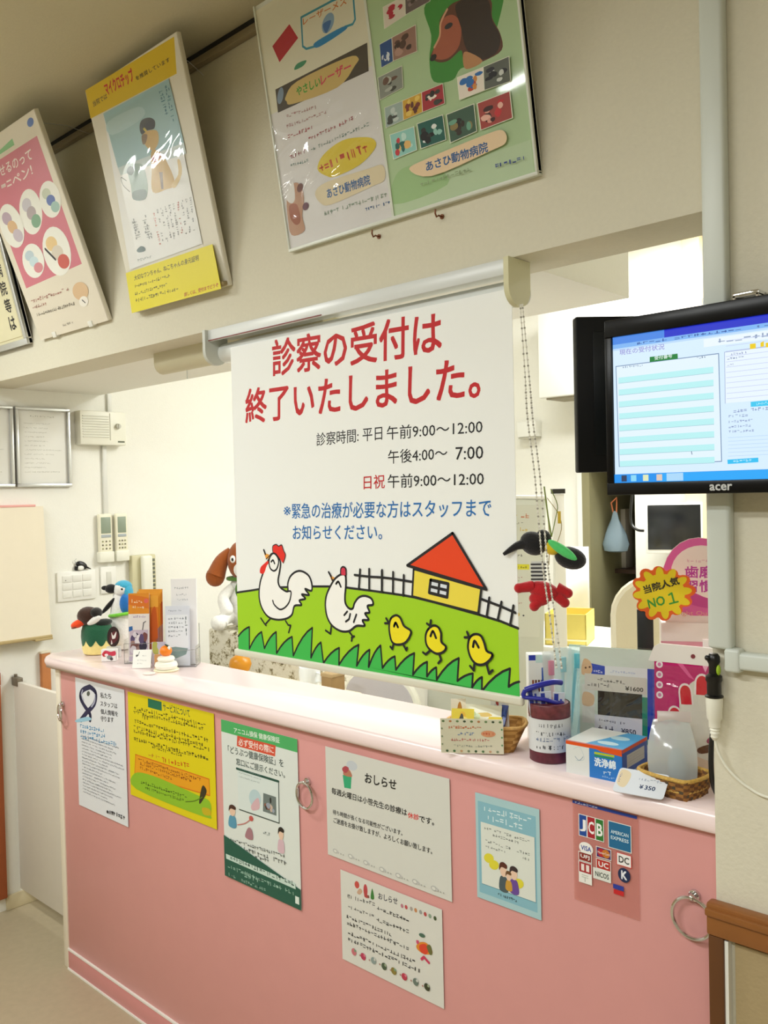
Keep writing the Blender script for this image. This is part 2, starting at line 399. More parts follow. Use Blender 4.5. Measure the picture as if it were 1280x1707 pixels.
s = Sheet(.862, .772, 'f4f6f4', th=.0008, rough=.6)
RED, BLU, INK = 'c4141c', '1f6fb8', '1c1c20'
s.text('診察の受付は', [(.1621,.6824),(.6892,.673),(.1656,.7683)], RED, .016)
s.text('終了いたしました。', [(.0534,.5749),(.783,.5735),(.057,.6602)], RED, .016)
s.text('診察時間: 平日', [(.3131,.5049),(.521,.5073),(.3142,.5351)], INK, .004)
s.text('午前9:00〜12:00', [(.5348,.5064),(.7875,.5039),(.5357,.5356)], INK, .004)
s.text('午後4:00〜', [(.537,.4547),(.6988,.4567),(.5379,.4838)], INK, .004)
s.text('7:00', [(.7202,.4558),(.7881,.4549),(.7209,.4809)], INK, .004)
s.text('日祝', [(.4623,.4016),(.5254,.4032),(.4633,.4316)], RED, .006)
s.text('午前9:00〜12:00', [(.5346,.403),(.7881,.4028),(.5355,.4322)], INK, .004)
s.text('※', [(.1907,.3449),(.2166,.3449),(.1915,.3658)], BLU)
s.text('緊急の治療が必要な方はスタッフまで', [(.221,.3367),(.804,.3415),(.2225,.3731)], BLU, .006)
s.text('お知らせください。', [(.2219,.2864),(.5141,.2921),(.2233,.3204)], BLU, .006)
hill = [(.003,.1462),(.0512,.1538),(.0878,.1596),(.1563,.1681),(.2846,.1777),(.3468,.1812),(.4025,.1816),(.4784,.1792)] + [(.5683,.1753),(.6025,.1728),(.6585,.1659),(.7154,.1575),(.7698,.1495),(.8219,.1406),(.8598,.1305)]
s.poly([(0, 0)] + [(0, hill[0][1])] + hill[1:-1] + [(.862, hill[-1][1]), (.862, 0)], 'a3d41c')
lw = .0052
gz = [(.0021,.0331),(.0472,.0616),(.0448,.0055),(.0954,.0536),(.1047,.013),(.1519,.0588),(.1512,.0059),(.2105,.0524),(.2131,.0067),(.2839,.0807),(.2761,.0088),(.3121,.049),(.319,.0013),(.3728,.0425),(.3706,.0034),(.4356,.0559),(.4275,.0074),(.4693,.0485),(.4646,.0091)] + [(.5026,.0614),(.5065,.0123),(.5439,.042),(.5459,.0131),(.5996,.0549),(.5942,.0084),(.6343,.0406),(.6328,.0097),(.6586,.0319),(.6589,.0067),(.7179,.0579),(.7129,.011),(.7523,.0312),(.7495,.0026),(.7746,.0267),(.7733,-.0014),(.8415,.0517),(.8373,.0159),(.8574,.0289)]
gz[0] = (0, gz[0][1]); gz[-1] = (.862, gz[-1][1]); cur = [gz[0]]
for a, b in zip(gz, gz[1:]):
    if b[1] > a[1]:
        for t in (.25, .5, .75): cur.append((a[0]+(b[0]-a[0])*t, a[1]+(b[1]-a[1])*(t+.55*t*(1-t))))
    cur.append(b)
s.poly([(0, 0)]+cur+[(.862, 0)], '3dbb4f')
s.line([(0, hill[0][1])]+hill[1:-1]+[(.862, hill[-1][1])], lw, INK)
s.line(cur, lw*.9, INK)
def ol(pts, fill, wd=lw, k=4):
    s.poly(pts, fill, True, k); s.line(pts, wd, INK, True, True, k)
ol([(.1411,.2492),(.1313,.2369),(.1113,.2074),(.0948,.1762),(.0895,.1423),(.098,.1154),(.1208,.0944),(.1531,.0889),(.1897,.094),(.2125,.1061),(.2222,.1274),(.2477,.1315),(.2403,.1418),(.2621,.1476),(.2495,.1569),(.2753,.1571),(.2617,.1706),(.2842,.1676),(.2849,.1863),(.2749,.203),(.2516,.2121),(.2298,.2096),(.2094,.197),(.1998,.1788),(.1991,.1611),(.1813,.1645),(.1679,.1727),(.1639,.1858),(.1692,.204),(.1746,.225),(.1706,.2397),(.1573,.2506)], 'fbfbf8')
s.line([(.142,.1352),(.1477,.125),(.1679,.1151),(.1886,.122),(.2049,.1379),(.2111,.1604),(.1991,.1611)], lw*.85, INK, True)
s.poly([(.1469,.2554),(.1475,.2688),(.1606,.2736),(.1695,.2694),(.181,.2726),(.1873,.2595),(.194,.2479),(.1852,.229),(.1729,.2398),(.1597,.2513)], 'e8281c', True); s.line([(.1469,.2554),(.1475,.2688),(.1606,.2736),(.1695,.2694),(.181,.2726),(.1873,.2595),(.194,.2479),(.1852,.229)], lw*.5, INK, True)
s.poly([(.1274,.2322),(.112,.2241),(.0983,.2144),(.0958,.2012),(.111,.2007),(.1212,.2184),(.1295,.2263)], 'e8281c', True)
s.poly([(.1131,.2514),(.1373,.247),(.1304,.2377),(.1196,.238)], 'eda33a'); s.line([(.1125,.2589),(.1186,.2485)], lw, INK); s.line([(.121,.2365),(.1363,.246)], lw*.5, INK)
ol([(.1505,.2516),(.1648,.2425),(.1679,.2292),(.1605,.214),(.1487,.2084),(.136,.2145),(.1319,.2294),(.1371,.2431)], 'fbfbf8', lw*.85)
s.line([(.1403,.2303),(.1475,.2347),(.1531,.2266)], lw*.9, INK, True)
for q in ([(.1309,.0892),(.1105,.0732),(.0944,.0877)], [(.1105,.0732),(.1142,.0711)], [(.1886,.0888),(.1981,.0793),(.2071,.0792),(.1988,.0613)]): s.line(q, lw*.9, INK)
ol([(.3965,.2107),(.3819,.2095),(.3635,.1983),(.3467,.1784),(.3346,.158),(.3309,.1351),(.3361,.1101),(.3517,.0917),(.3793,.0816),(.4069,.0841),(.4305,.0977),(.456,.1002),(.45,.1119),(.4689,.1148),(.4581,.1275),(.472,.1312),(.4661,.1448),(.483,.1492),(.4786,.1618),(.4594,.1667),(.4403,.162),(.4265,.1488),(.4203,.136),(.4087,.1352),(.3973,.1454),(.3959,.1619),(.3995,.1842),(.4001,.2035)], 'fbfbf8')
s.poly([(.3839,.2115),(.3851,.2235),(.3924,.2285),(.4008,.2242),(.4015,.2104)], 'd8304e', True); s.line([(.3839,.2115),(.3851,.2235),(.3924,.2285),(.4008,.2242),(.4015,.2104)], lw*.7, INK, True)
s.poly([(.3469,.2079),(.3645,.2023),(.3534,.195)], 'eda33a'); s.line([(.3447,.2142),(.3525,.2045)], lw, INK); s.line([(.3525,.2045),(.3562,.1957)], lw*.7, INK)
s.line([(.3684,.1885),(.3761,.194),(.3837,.1827)], lw, INK, True)
for q in ([(.4026,.1278),(.3925,.1188)], [(.4121,.1231),(.4078,.1109),(.3971,.1045)], [(.4314,.1232),(.4224,.1055)], [(.3497,.0915),(.3457,.0721),(.33,.0785)], [(.4069,.0827),(.417,.074),(.4139,.0625)], [(.4142,.0697),(.4228,.0738)]): s.line(q, lw*.95, INK)
for q in ([(.4287,.2117),(.4757,.2099),(.5152,.2105)] + [(.5129,.2102),(.5449,.2091),(.5994,.2052)], [(.4462,.2247),(.4411,.1838)], [(.4744,.2273),(.4729,.1816)], [(.5132,.2263),(.5114,.1804)], [(.5122,.2247),(.5107,.1783)], [(.5454,.2235),(.5432,.1768)], [(.5759,.2184),(.5725,.1742)],
          [(.778,.1808),(.8227,.1701),(.8569,.16)], [(.7971,.1849),(.7898,.1475)], [(.8257,.1785),(.8157,.1424)], [(.8531,.1734),(.8444,.1348)]): s.line(q, lw, INK)
q = [(.6043,.2326),(.5985,.1746),(.7698,.1519),(.7785,.2017)]; s.poly(q, 'efdc4a'); s.line(q, lw, INK, closed=True)
q = [(.7102,.309),(.5868,.2393),(.7903,.2007)]; s.poly(q, 'ea4412'); s.line(q, lw*1.15, INK, closed=True)
q = [(.6501,.2119),(.6964,.2063),(.6925,.1789),(.6454,.1852)]; s.poly(q, 'dfe6ee'); s.line(q, lw*1.3, INK, closed=True)
s.line([(.6733,.2091),(.6693,.1821)], lw*1.2, INK); s.line([(.6478,.1984),(.6944,.1926)], lw*1.2, INK)
ch = [([(.5369,.1234),(.5513,.1311),(.5634,.1268),(.5733,.1107),(.5919,.1021),(.5898,.0903),(.5756,.0746),(.5546,.0686),(.5389,.0723),(.5323,.0887),(.5311,.1071)], [(.5453,.107),(.5501,.115),(.5565,.1062)], [[(.5305,.1123),(.5187,.1113)], [(.5285,.1153),(.5226,.1222)], [(.5423,.0687),(.5384,.0572),(.5332,.0619)], [(.5703,.0702),(.5786,.0589),(.5812,.0648)]]),
      ([(.6406,.109),(.6539,.1178),(.6668,.1164),(.6745,.1045),(.6747,.0871),(.6865,.0783),(.6815,.0678),(.6636,.0609),(.6459,.0665),(.6348,.078),(.6336,.0957)], [(.6468,.0957),(.6536,.1064),(.6613,.0933)], [[(.6457,.117),(.6377,.1209)], [(.6484,.1286),(.6464,.1171)], [(.6442,.0651),(.6325,.0562),(.6253,.0597)], [(.6685,.0614),(.6736,.0494),(.6657,.0417)]]),
      ([(.7491,.103),(.7598,.11),(.7747,.109),(.7832,.0955),(.7886,.0805),(.8016,.0759),(.7985,.066),(.7821,.0534),(.7642,.0513),(.751,.0607),(.7439,.0769),(.7442,.0915)], [(.7561,.085),(.7601,.0968),(.7696,.0852)], [[(.7451,.1026),(.7354,.1016)], [(.7418,.1132),(.7464,.1027)], [(.7582,.0506),(.7564,.0378),(.7476,.0457)], [(.788,.0541),(.7934,.0363),(.8023,.0438)]])]
for body, eye, ls in ch:
    ol(body, 'f2e21c'); s.line(eye, lw*1.1, INK, True)
    for q in ls: s.line(q, lw, INK)
o = s.done('banner_sheet', (0, 0, 0), parent=rb); o.matrix_basis = L0 @ Matrix.Translation((.93, .02, 1.157)) @ Matrix.Rotation(PI/2, 4, 'X')
# bead chain
path = smoothpts([(1.818, .012, 1.892), (1.828, .012, 1.75), (1.833, .012, 1.675), (1.845, .012, 1.58), (1.853, .012, 1.48), (1.86, .012, 1.40), (1.871, .012, 1.325), (1.884, .012, 1.225)], k=14)
bm = B()
for dx in (-.006, .005):
    tube(bm, [p+Vector((dx*(.4+.6*min(1, i/20)), 0, 0)) for i, p in enumerate(path)], .0011, 6)
    for i, p in enumerate(path):
        ell(bm, p+Vector((dx*(.4+.6*min(1, i/20)), 0, 0)), .0021, seg=8, mi=i % 2)
o = obj('bead_chain', bm, [mat('chain_white', 'e6e4da', .4), mat('chain_grey', 'a3a094', .4)], rb); o.matrix_basis = L0
t = thing('blind_rail', 'beige rounded rail of a second blind fixed under the soffit left of the banner roller', 'blind rail', (.7, .12, 1.98))
bm = B(); rp_ = [(-.03, 0), (.03, 0), (.03, -.03)]+[(.03*math.cos(a*PI/8), -.03-.03*math.sin(a*PI/8)) for a in range(1, 8)]+[(-.03, -.03)]
prism(bm, rp_, -.235, .5, M=Matrix(((0, 0, 1, 0), (1, 0, 0, 0), (0, 1, 0, 0), (0, 0, 0, 1)))); obj('rail_body', bm, mat('rail_beige', 'cdc6a6', .45), t)
obj('pull_string', cyl(B(), (-.11, 0, -.06), (-.11, 0, -.085), .0012, seg=8), GREY, t)

# ================================================================ posters on the header wall
def ell3(s, q, col, n=26):
    c, a, b = [Vector(p) for p in q]; a, b = a-c, b-c
    return s.poly([tuple(c+a*math.cos(2*PI*i/n)+b*math.sin(2*PI*i/n)) for i in range(n)], col)
def pquad(s, q, cols, seed, n=8, edge='e8ead8'):
    """photograph printed on a sheet, q = its four corners"""
    R = random.Random(seed); a, b, c, d = [Vector(p) for p in q]
    at = lambda x, y: (a*(1-x)+b*x)*(1-y)+(d*(1-x)+c*x)*y
    if edge:
        m = (a+b+c+d)/4; s.poly([tuple(m+(p-m)*1.05) for p in (a, b, c, d)], edge)
    s.poly([tuple(p) for p in (a, b, c, d)], cols[0])
    for i in range(n):
        x, y = R.uniform(.18, .82), R.uniform(.18, .82); rx, ry = R.uniform(.08, .2), R.uniform(.08, .2)
        rx = min(rx, x, 1-x); ry = min(ry, y, 1-y)
        s.poly([tuple(at(x+rx*R.uniform(.75, 1)*math.cos(t*PI/5), y+ry*R.uniform(.75, 1)*math.sin(t*PI/5))) for t in range(10)], cols[1+i % (len(cols)-1)], True, 2)
def hung(name, label, cat, x, z, tilt, w_, h_, th, board, bevel=.001, group=None):
    t = thing(name, label, cat, (x, -.012, z), group=group); t.rotation_euler = (PI/2+math.radians(tilt), 0, 0)
    obj('backing_board', box(B(), 0, w_, 0, h_, -th, -.0004, bev=bevel), board, t)
    for fx in (.2, .8):
        bm = B(); tube(bm, [(w_*fx, h_-.01, -th-.0012), (w_*fx, h_*.93+.012, -h_*math.tan(math.radians(tilt))*.55-th), (w_*fx, h_*.9, -h_*.9*math.tan(math.radians(tilt))-.004)], .0009, 6)
        obj('hanging_wire', bm, ALU, t)
    return t
def sleeve(t, x0, y0, x1, y1, z, m, name='plastic_sleeve', ridges=(), n=12):
    def hgt(x, y):
        h = 0
        for pts, hh, ww in ridges:
            d = 9
            for a, b in zip(pts, pts[1:]):
                a, b, p = Vector(a), Vector(b), Vector((x, y)); ab = b-a
                k = max(0, min(1, (p-a).dot(ab)/ab.length_squared)); d = min(d, (p-a-ab*k).length)
            h = max(h, hh*math.exp(-(d/ww)**2))
        return h
    bm = B()
    g = [[bm.verts.new((x0+(x1-x0)*i/n, y0+(y1-y0)*j/n, z+hgt(x0+(x1-x0)*i/n, y0+(y1-y0)*j/n))) for i in range(n+1)] for j in range(n+1)]
    for j in range(n):
        for i in range(n): bm.faces.new((g[j][i], g[j][i+1], g[j+1][i+1], g[j+1][i]))
    return obj(name, bm, m, t, smooth=180)
BOARD = mat('foam_board', 'e6e2d4', .5, var=.02)

t = hung('notice_board', 'large clip board with dog poster and medical leaflet behind wrinkled clear plastic, leaning from wall', 'poster board', 1.203, 2.113, 9.5, .673, .53, .011, mat('board_white', 'dfe2da', .4))
s = Sheet(.322, .52, 'dfdcc6', rough=.45)
s.rect(.004, .004, .322, .3, 'dddbdb')
s.poly([(.1036,.4568),(.124,.4213),(.0566,.3946),(.0412,.4332)], 'b3142c')
s.line([(p[0], min(p[1], .515)) for p in [(.1417,.4564),(.236,.4537),(.2948,.4489),(.2914,.3976),(.2834,.3916),(.2617,.3942),(.1659,.389),(.1439,.3924),(.1343,.4009),(.1417,.4564)]], .0045, '2f8fa8')
s.text('レーザーメス', [(.1445,.4393),(.274,.4334),(.1458,.4528)], 'c96a22', .01)
ell3(s, [(.2163,.418),(.2348,.4183),(.2214,.4352)], '86a6c4'); s.poly([(.2012,.4204),(.2259,.4195),(.208,.4008)], '3f6fae', True)
s.poly([(.1663,.3909),(.1803,.3963),(.2547,.3967),(.2626,.3883),(.1837,.3828)], '1f84bf', True)
s.poly([(.0994,.3643),(.1099,.3735),(.1392,.3711),(.1276,.3634)], '3f8f68', True)
s.poly([(.031,.3455),(.3151,.3451),(.3094,.2929),(.0284,.2968)], '453d33')
s.poly([(.0604,.321),(.1023,.3399),(.2547,.3371),(.2865,.3253),(.2741,.3146),(.2177,.2904),(.0797,.2998),(.0615,.3108)], 'cdb26c', True)
s.text('やさしい', [(.0958,.311),(.1706,.3095),(.0971,.3288)], '2f9a2c', .02); s.text('レーザー', [(.1727,.3085),(.2624,.3084),(.1746,.328)], 'cf3a58', .02)
ell3(s, [(.0445,.3281),(.055,.3281),(.05,.3438)], '7f93a8')
for i, (q, c) in enumerate((([(.054,.2781),(.1492,.2683),(.054,.2864)], 'b98a8c'), ([(.049,.2567),(.1769,.2496),(.0491,.2651)], 'b98a8c'), ([(.0477,.2343),(.1306,.2319),(.0487,.2436)], 'b0525c'), ([(.1117,.2115),(.2512,.215),(.1122,.2203)], 'a8404c'),
     ([(.1142,.1895),(.2921,.1919),(.1145,.1977)], '6e8a80'), ([(.0437,.1918),(.0998,.191),(.0451,.2011)], 'a4505c'), ([(.0436,.1747),(.1028,.1712),(.0445,.1818)], '5f8a84'))): s.faint(q, c, seed=i)
s.poly([(.1272,.1493),(.1501,.1727),(.2118,.1857),(.2759,.1744),(.302,.1603),(.2973,.1439),(.25,.1252),(.178,.1209),(.1515,.1288)], 'dcc42c', True)
s.faint([(.1326,.1408),(.2826,.1423),(.1292,.1618)], 'c2401e', n=9, seed=4, dens=1)
s.poly([(.1103,.1046),(.1489,.1165),(.2737,.1122),(.3144,.1082),(.3138,.0795),(.2763,.0754),(.153,.0681),(.1198,.0807)], 'e0d2b0', True)
s.text('あさひ動物病院', [(.1453,.0823),(.2747,.0803),(.1453,.1027)], '1d5c98', .02)
s.faint([(.1277,.05),(.3154,.0456),(.1283,.0595)], '8aa08c', seed=3); s.faint([(.2499,.031),(.3219,.0295),(.2497,.0384)], '2a5f96', seed=8)
s.poly([(.0188,.1171),(.0471,.1397),(.0676,.1297),(.0727,.1017),(.059,.0656),(.0595,.0335),(.0152,.033),(.0114,.0765)], 'b98d70', True); s.poly([(.0219,.0965),(.048,.0928),(.0515,.0575),(.0348,.0513),(.0196,.0696)], 'a05c40', True)
s.poly([(.0164,.1152),(.0446,.1452),(.0439,.1086),(.0303,.0995)], 'e6e4e2', True); ell3(s, [(.0648,.1255),(.0749,.1254),(.0672,.1346)], '6a3a2e'); ell3(s, [(.0742,.083),(.0841,.0824),(.0763,.091)], '6a4050')
s.done('left_leaflet', (0, 0, 0), (1, 0, 0), (0, 1, 0), t)
s = Sheet(.348, .524, 'b0cc9e', rough=.45)
dx = -.324
def sh(q): return [(a+dx, b) for a, b in q]
def cl_(q): return [(a, min(b, .52)) for a, b in sh(q)]
s.rect(.006, .004, .34, .06, 'bcd3ae'); s.poly(sh([(.3297,.0269),(.343,.0791),(.39,.0887),(.4481,.0681),(.4701,.0308)]), '9fc48a', True)
s.poly(cl_([(.4661,.3541),(.5101,.3614),(.6337,.3276),(.6241,.2702),(.5828,.2223),(.5332,.2235),(.5118,.2101),(.4675,.2219),(.4635,.2626),(.4748,.3026)]), '3a8f35', True)
s.poly(cl_([(.4675,.2662),(.4728,.2741),(.4945,.2956),(.4986,.3205),(.5254,.3367),(.5507,.3365),(.5811,.3342),(.614,.3126),(.6127,.2834),(.6259,.2513),(.625,.2242),(.5854,.2191),(.5454,.2207),(.5403,.239),(.5379,.2541),(.5111,.2465),(.4918,.2482),(.4765,.2558)]), '5f3420', True)
s.poly(sh([(.4945,.2956),(.5032,.3188),(.529,.3189),(.5445,.2967),(.5363,.2642),(.5118,.2511),(.4863,.2549),(.472,.2695)]), 'a95a40', True)
s.poly(cl_([(.5374,.3322),(.5747,.3321),(.6084,.3147),(.6121,.2791),(.6252,.247),(.6131,.2236),(.577,.2243),(.5502,.2523),(.5438,.2923)]), '2c1b12', True)
s.poly(sh([(.5403,.239),(.5495,.2478),(.5825,.2201),(.545,.2184)]), 'c08a5c', True)
ell3(s, sh([(.4736,.2628),(.4816,.2626),(.4752,.2684)]), '181214'); ell3(s, sh([(.517,.3038),(.5265,.3032),(.5184,.3085)]), '1e1a22'); s.line(sh([(.4787,.2794),(.4944,.2944),(.5,.3152),(.5183,.3323)]), .004, 'd9a582', True)
pq = [([(.368,.3919),(.4248,.3915),(.4207,.3588),(.3647,.3542)], ['e2d8cc', 'b81f3c', 'b81f3c', 'e2d8cc']), ([(.4254,.3913),(.485,.3876),(.4811,.3605),(.4211,.3591)], ['6a5c5c', '8a7878', '4a4040']),
      ([(.3474,.3299),(.3804,.331),(.3765,.2895),(.3444,.2879)], ['1c4c8c', 'dfe6ee', '1c4c8c']), ([(.3811,.3308),(.4413,.3321),(.437,.2869),(.3772,.2897)], ['9a7466', '3a2620', 'b89284', '50362c']),
      ([(.3328,.2719),(.3961,.2728),(.3922,.2348),(.3308,.2309)], ['8a9088', '3c3c38', 'b4b8b0', '6a4c40']),
      ([(.3403,.212),(.3884,.2106),(.3848,.1759),(.3373,.175)], ['9fb4b0', '3a3f3c', 'c8d4d0']), ([(.3884,.2106),(.4381,.2108),(.4348,.1762),(.3848,.1759)], ['d3a42e', '5a2420', '7a2c22', 'e8c860']), ([(.4381,.2108),(.4892,.2099),(.4881,.1755),(.4348,.1762)], ['a52c34', 'efe6da', '22201e', '3a3a34']),
      ([(.3458,.1582),(.4082,.1557),(.4081,.1127),(.3473,.1114)], ['8fc8c0', '1f5f58', 'c4333a', 'bfe0d8', 'e0b46a']), ([(.4184,.158),(.4808,.1557),(.4813,.1113),(.4203,.112)], ['1c5a50', '12100f', 'dfe4e2', '8fc0b4', '2a2a26']),
      ([(.4914,.1533),(.5545,.1531),(.5539,.1059),(.4926,.1029)], ['3c5a48', '33261a', '8a7a4a', '1f1a14', '6aa088']), ([(.5639,.1514),(.6339,.1504),(.6338,.1059),(.5651,.1051)], ['a04038', '3a1512', 'd89a8a', 'c02c30', 'e8b4a4']),
      ([(.5261,.209),(.5861,.2076),(.5827,.1694),(.5256,.1705)], ['e8dfd4', '2a6cb4', '2a6cb4', 'b8432e', 'd08a40']), ([(.5861,.2076),(.6407,.2069),(.6386,.1667),(.5827,.1694)], ['5c6058', '1f1f24', 'c8ccc8', '2c2c34'])]
for i, (q, c) in enumerate(pq): pquad(s, cl_(q), c, i+3, 9)
s.poly(sh([(.3851,.0819),(.4338,.089),(.5699,.0938),(.6118,.0904),(.6158,.0685),(.5781,.0628),(.4388,.0546)]), 'e4caa6', True)
s.text('あさひ動物病院', sh([(.4281,.0658),(.5756,.0632),(.4279,.084)]), '1c568f', .02)
s.faint(sh([(.4076,.041),(.5325,.0396),(.4077,.0504)]), '8fa27c', seed=5); s.faint(sh([(.5867,.0298),(.6528,.0278),(.5867,.0388)]), '28408c', seed=6, dens=1)
s.done('dog_poster', (.324, 0, 0), (1, 0, 0), (0, 1, 0), t)
def sm2(q): return [(p.x, p.y) for p in smoothpts([(a, b, 0) for a, b in q], k=4)]
sleeve(t, .004, .006, .322, .51, .0035, film('wrinkled_film', .7, 6, .06, det=2, dist=1.2), ridges=[(sm2(q), h, w_) for q, h, w_ in (([(.0108,.2006),(.044,.2184),(.0889,.225),(.1277,.2351),(.1833,.2305),(.2341,.2291),(.2864,.2289)], .004, .006), ([(.0745,.1012),(.1113,.1427),(.1602,.1699),(.2276,.1971),(.2954,.2261)], .0032, .0045), ([(.0909,.1166),(.1387,.1357),(.2024,.1562),(.2631,.1757),(.3082,.1762)], .0035, .006),
    ([(.1768,.2324),(.1816,.247),(.1998,.2597),(.2279,.2646)], .003, .006), ([(.0133,.1605),(.0565,.1641),(.1014,.1644)], .004, .008), ([(.0145,.2825),(.0248,.2601),(.0503,.2456)], .003, .006), ([(.0074,.1099),(.0314,.1214),(.0476,.142)], .003, .006), ([(.1438,.4659),(.0996,.4614),(.0437,.4731)], .002, .006), ([(-.0037,.322),(-.0024,.2777),(.0142,.2315)], .002, .006))], n=110); sleeve(t, .33, .006, .668, .51, .0032, film('sleeve_film', .12, 3, .06))
bm = B(); box(bm, 0, .673, -.003, .004, -.013, .004, 0, .001); box(bm, 0, .005, .004, .53, -.013, .004, 0, .001); box(bm, .668, .673, .004, .53, -.013, .004, 0, .001); box(bm, .322, .328, .004, .53, -.002, .003)
obj('edge_frame', bm, mat('clear_edge', 'd8dcd2', .3), t)
for x, z in ((1.474, 2.09), (1.645, 2.092)):
    bm = B(); tube(bm, [(x, 0, z), (x, -.012, z), (x, -.018, z-.004), (x, -.022, z+.002), (x, -.021, z+.01)], .0018, 8); cyl(bm, (x, 0, z), (x, -.002, z), .005, seg=12)
    tag(obj('cup_hook', bm, mat('copper_hook', '7a4a30', .4, metal=.6)), 'small brown cup hook under the %s half of the dog poster board' % ('left' if x < 1.5 else 'right'), 'hook', 'hooks under the poster board')

t = hung('poster_panel', 'white leaning panel with yellow banded microchip poster of a dog in a cap', 'poster', .539, 2.076, 13, .433, .592, .012, BOARD)
s = Sheet(.431, .59, 'e4e0d2', rough=.5)
s.poly([(.0023,.5946),(.4197,.5844),(.401,.5075),(-.0034,.5234)], 'dcbb12')
s.text('当院では', [(.0223,.5455),(.095,.5453),(.0242,.5594)], '2e2410', .01); s.text('マイクロチップ', [(.0959,.5514),(.2302,.5464),(.0916,.5828)], 'c0281c', .03)
s.text('を推奨しています', [(.2367,.5438),(.3861,.5401),(.2356,.5544)], '33290f', .01)
s.done('header_sheet', (0, 0, 0), (1, 0, 0), (0, 1, 0), t)
s = Sheet(.36, .45, 'e8e9e8', rough=.35, base=False)
s.poly([(.0638,.5163),(.3688,.506),(.3651,.1153),(.0238,.1149)], 'e8e9e8'); s.poly([(.0638,.5163),(.3688,.506),(.3761,.3554),(.0753,.3746)], '9dc1c8'); s.poly([(.0753,.3746),(.3761,.3554),(.3757,.3298),(.0805,.3536)], 'c4d4d6')
s.poly([(.0772,.4914),(.2248,.4852),(.2332,.4563),(.0837,.4562)], 'b4d2d8', True)
s.faint([(.3195,.5001),(.3216,.4336),(.3382,.4992)], '2f6c86', n=9, seed=1, dens=.6); s.faint([(.3466,.4966),(.3459,.4112),(.365,.4957)], '2f6c86', n=11, seed=2, dens=.6)
tan = 'c8a352'
s.poly([(.2401,.3746),(.2777,.3563),(.3025,.3074),(.3044,.2724),(.2688,.2715),(.2063,.2792),(.2222,.3309)], tan, True); s.poly([(.2902,.2759),(.3278,.2929),(.3362,.3248),(.3474,.3193),(.3416,.2894),(.3061,.2666)], 'd4b670', True)
s.poly([(.2523,.3177),(.2457,.2761),(.2552,.2749),(.2659,.3142)], '6a4a22'); s.poly([(.2189,.4222),(.2776,.4128),(.2766,.3857),(.2473,.3726),(.2188,.3922)], tan, True); s.poly([(.2123,.4187),(.236,.4141),(.2232,.3979),(.2089,.3982)], '7a5a28', True)
s.poly([(.2105,.439),(.2262,.452),(.2602,.4483),(.2796,.4347),(.2703,.4191),(.2395,.4226),(.2131,.4206)], '14161c', True); s.poly([(.2229,.4317),(.2316,.4329),(.2395,.4226),(.2311,.4219)], 'c9b63a')
s.poly([(.2342,.3601),(.2697,.3611),(.2718,.3489),(.2402,.345)], 'a0482c', True)
s.poly([(.1187,.3605),(.1575,.3631),(.1905,.3489),(.1912,.3005),(.1688,.2717),(.1157,.2827),(.1171,.319)], '8ea69e', True); s.poly([(.1115,.354),(.1313,.3645),(.1497,.3524),(.1298,.3409)], '3c4c4c', True); s.poly([(.1204,.3013),(.1776,.2929),(.1684,.2707),(.1155,.2822)], '5c706c', True)
s.line([(.1056,.3049),(.0824,.3276),(.0802,.348),(.1018,.3341)], .0022, '6a706c', True)
cols = [(.1877,.2371),(.184,.1491),(.198,.236),(.3536,.2313),(.339,.1503),(.3632,.2308)]
for i in range(10):
    f_ = i/9; q = [tuple(Vector(cols[k])*(1-f_)+Vector(cols[k+3])*f_) for k in range(3)]
    s.faint(q, 'c4564a' if i in (0, 6) else '70767a', n=15, seed=i, dens=.55)
for q in ([(.0818,.2385),(.0843,.1833),(.1122,.237)], [(.1296,.2358),(.1339,.1729),(.1616,.2339)]): s.faint(q, '9a9e9e', n=8, seed=3, dens=.9)
s.poly([(.0784,.1571),(.1018,.1633),(.1191,.1556),(.1147,.1475),(.0859,.1501)], '3c5658', True); s.faint([(.0714,.128),(.1392,.1244),(.0721,.1348)], '8a9898', seed=2)
s.done('microchip_poster', (0, 0, .002), (1, 0, 0), (0, 1, 0), t)
q = [(.0638,.5163),(.0238,.1149),(.3651,.1153)]
sleeve(t, .075, .1, .37, .5, .0045, film('poster_film', .1, 6, .05))
s = Sheet(.44, .14, 'e2d511', base=False, rough=.45)
q = [(.0046,.1093),(.4089,.1052),(.4243,-.0067),(.0111,-.002)]
s.poly(q, 'e2d511')
s.text('大切なワンちゃん、ねこちゃんの身元証明', [(.0437,.0815),(.3459,.0778),(.0449,.0953)], '29240c', .012)
for i, qq in enumerate(([(.0376,.0608),(.2144,.0601),(.0387,.0708)], [(.0375,.0415),(.1965,.039),(.0384,.0513)], [(.0363,.0223),(.2442,.0199),(.0378,.0335)])): s.faint(qq, '4a430f', seed=i, dens=1)
s.text('詳しくは、受付までどうぞ', [(.2673,.0004),(.4139,.0002),(.2683,.0104)], 'b3301a', .012)
o = s.done('yellow_flap', (0, 0, .006), (1, 0, 0), (0, 1, 0), t); o.matrix_basis = Matrix.Translation((0, .11, .005)) @ Matrix.Rotation(math.radians(-7), 4, 'X') @ Matrix.Translation((0, -.11, 0))
sd = o.modifiers.new('thickness', 'SOLIDIFY'); sd.thickness = .0006; sd.offset = -1
obj('flap_box', box(B(), .004, .43, .002, .012, .0006, .014, bev=.002), mat('flap_brown', '9a875e', .6), t)

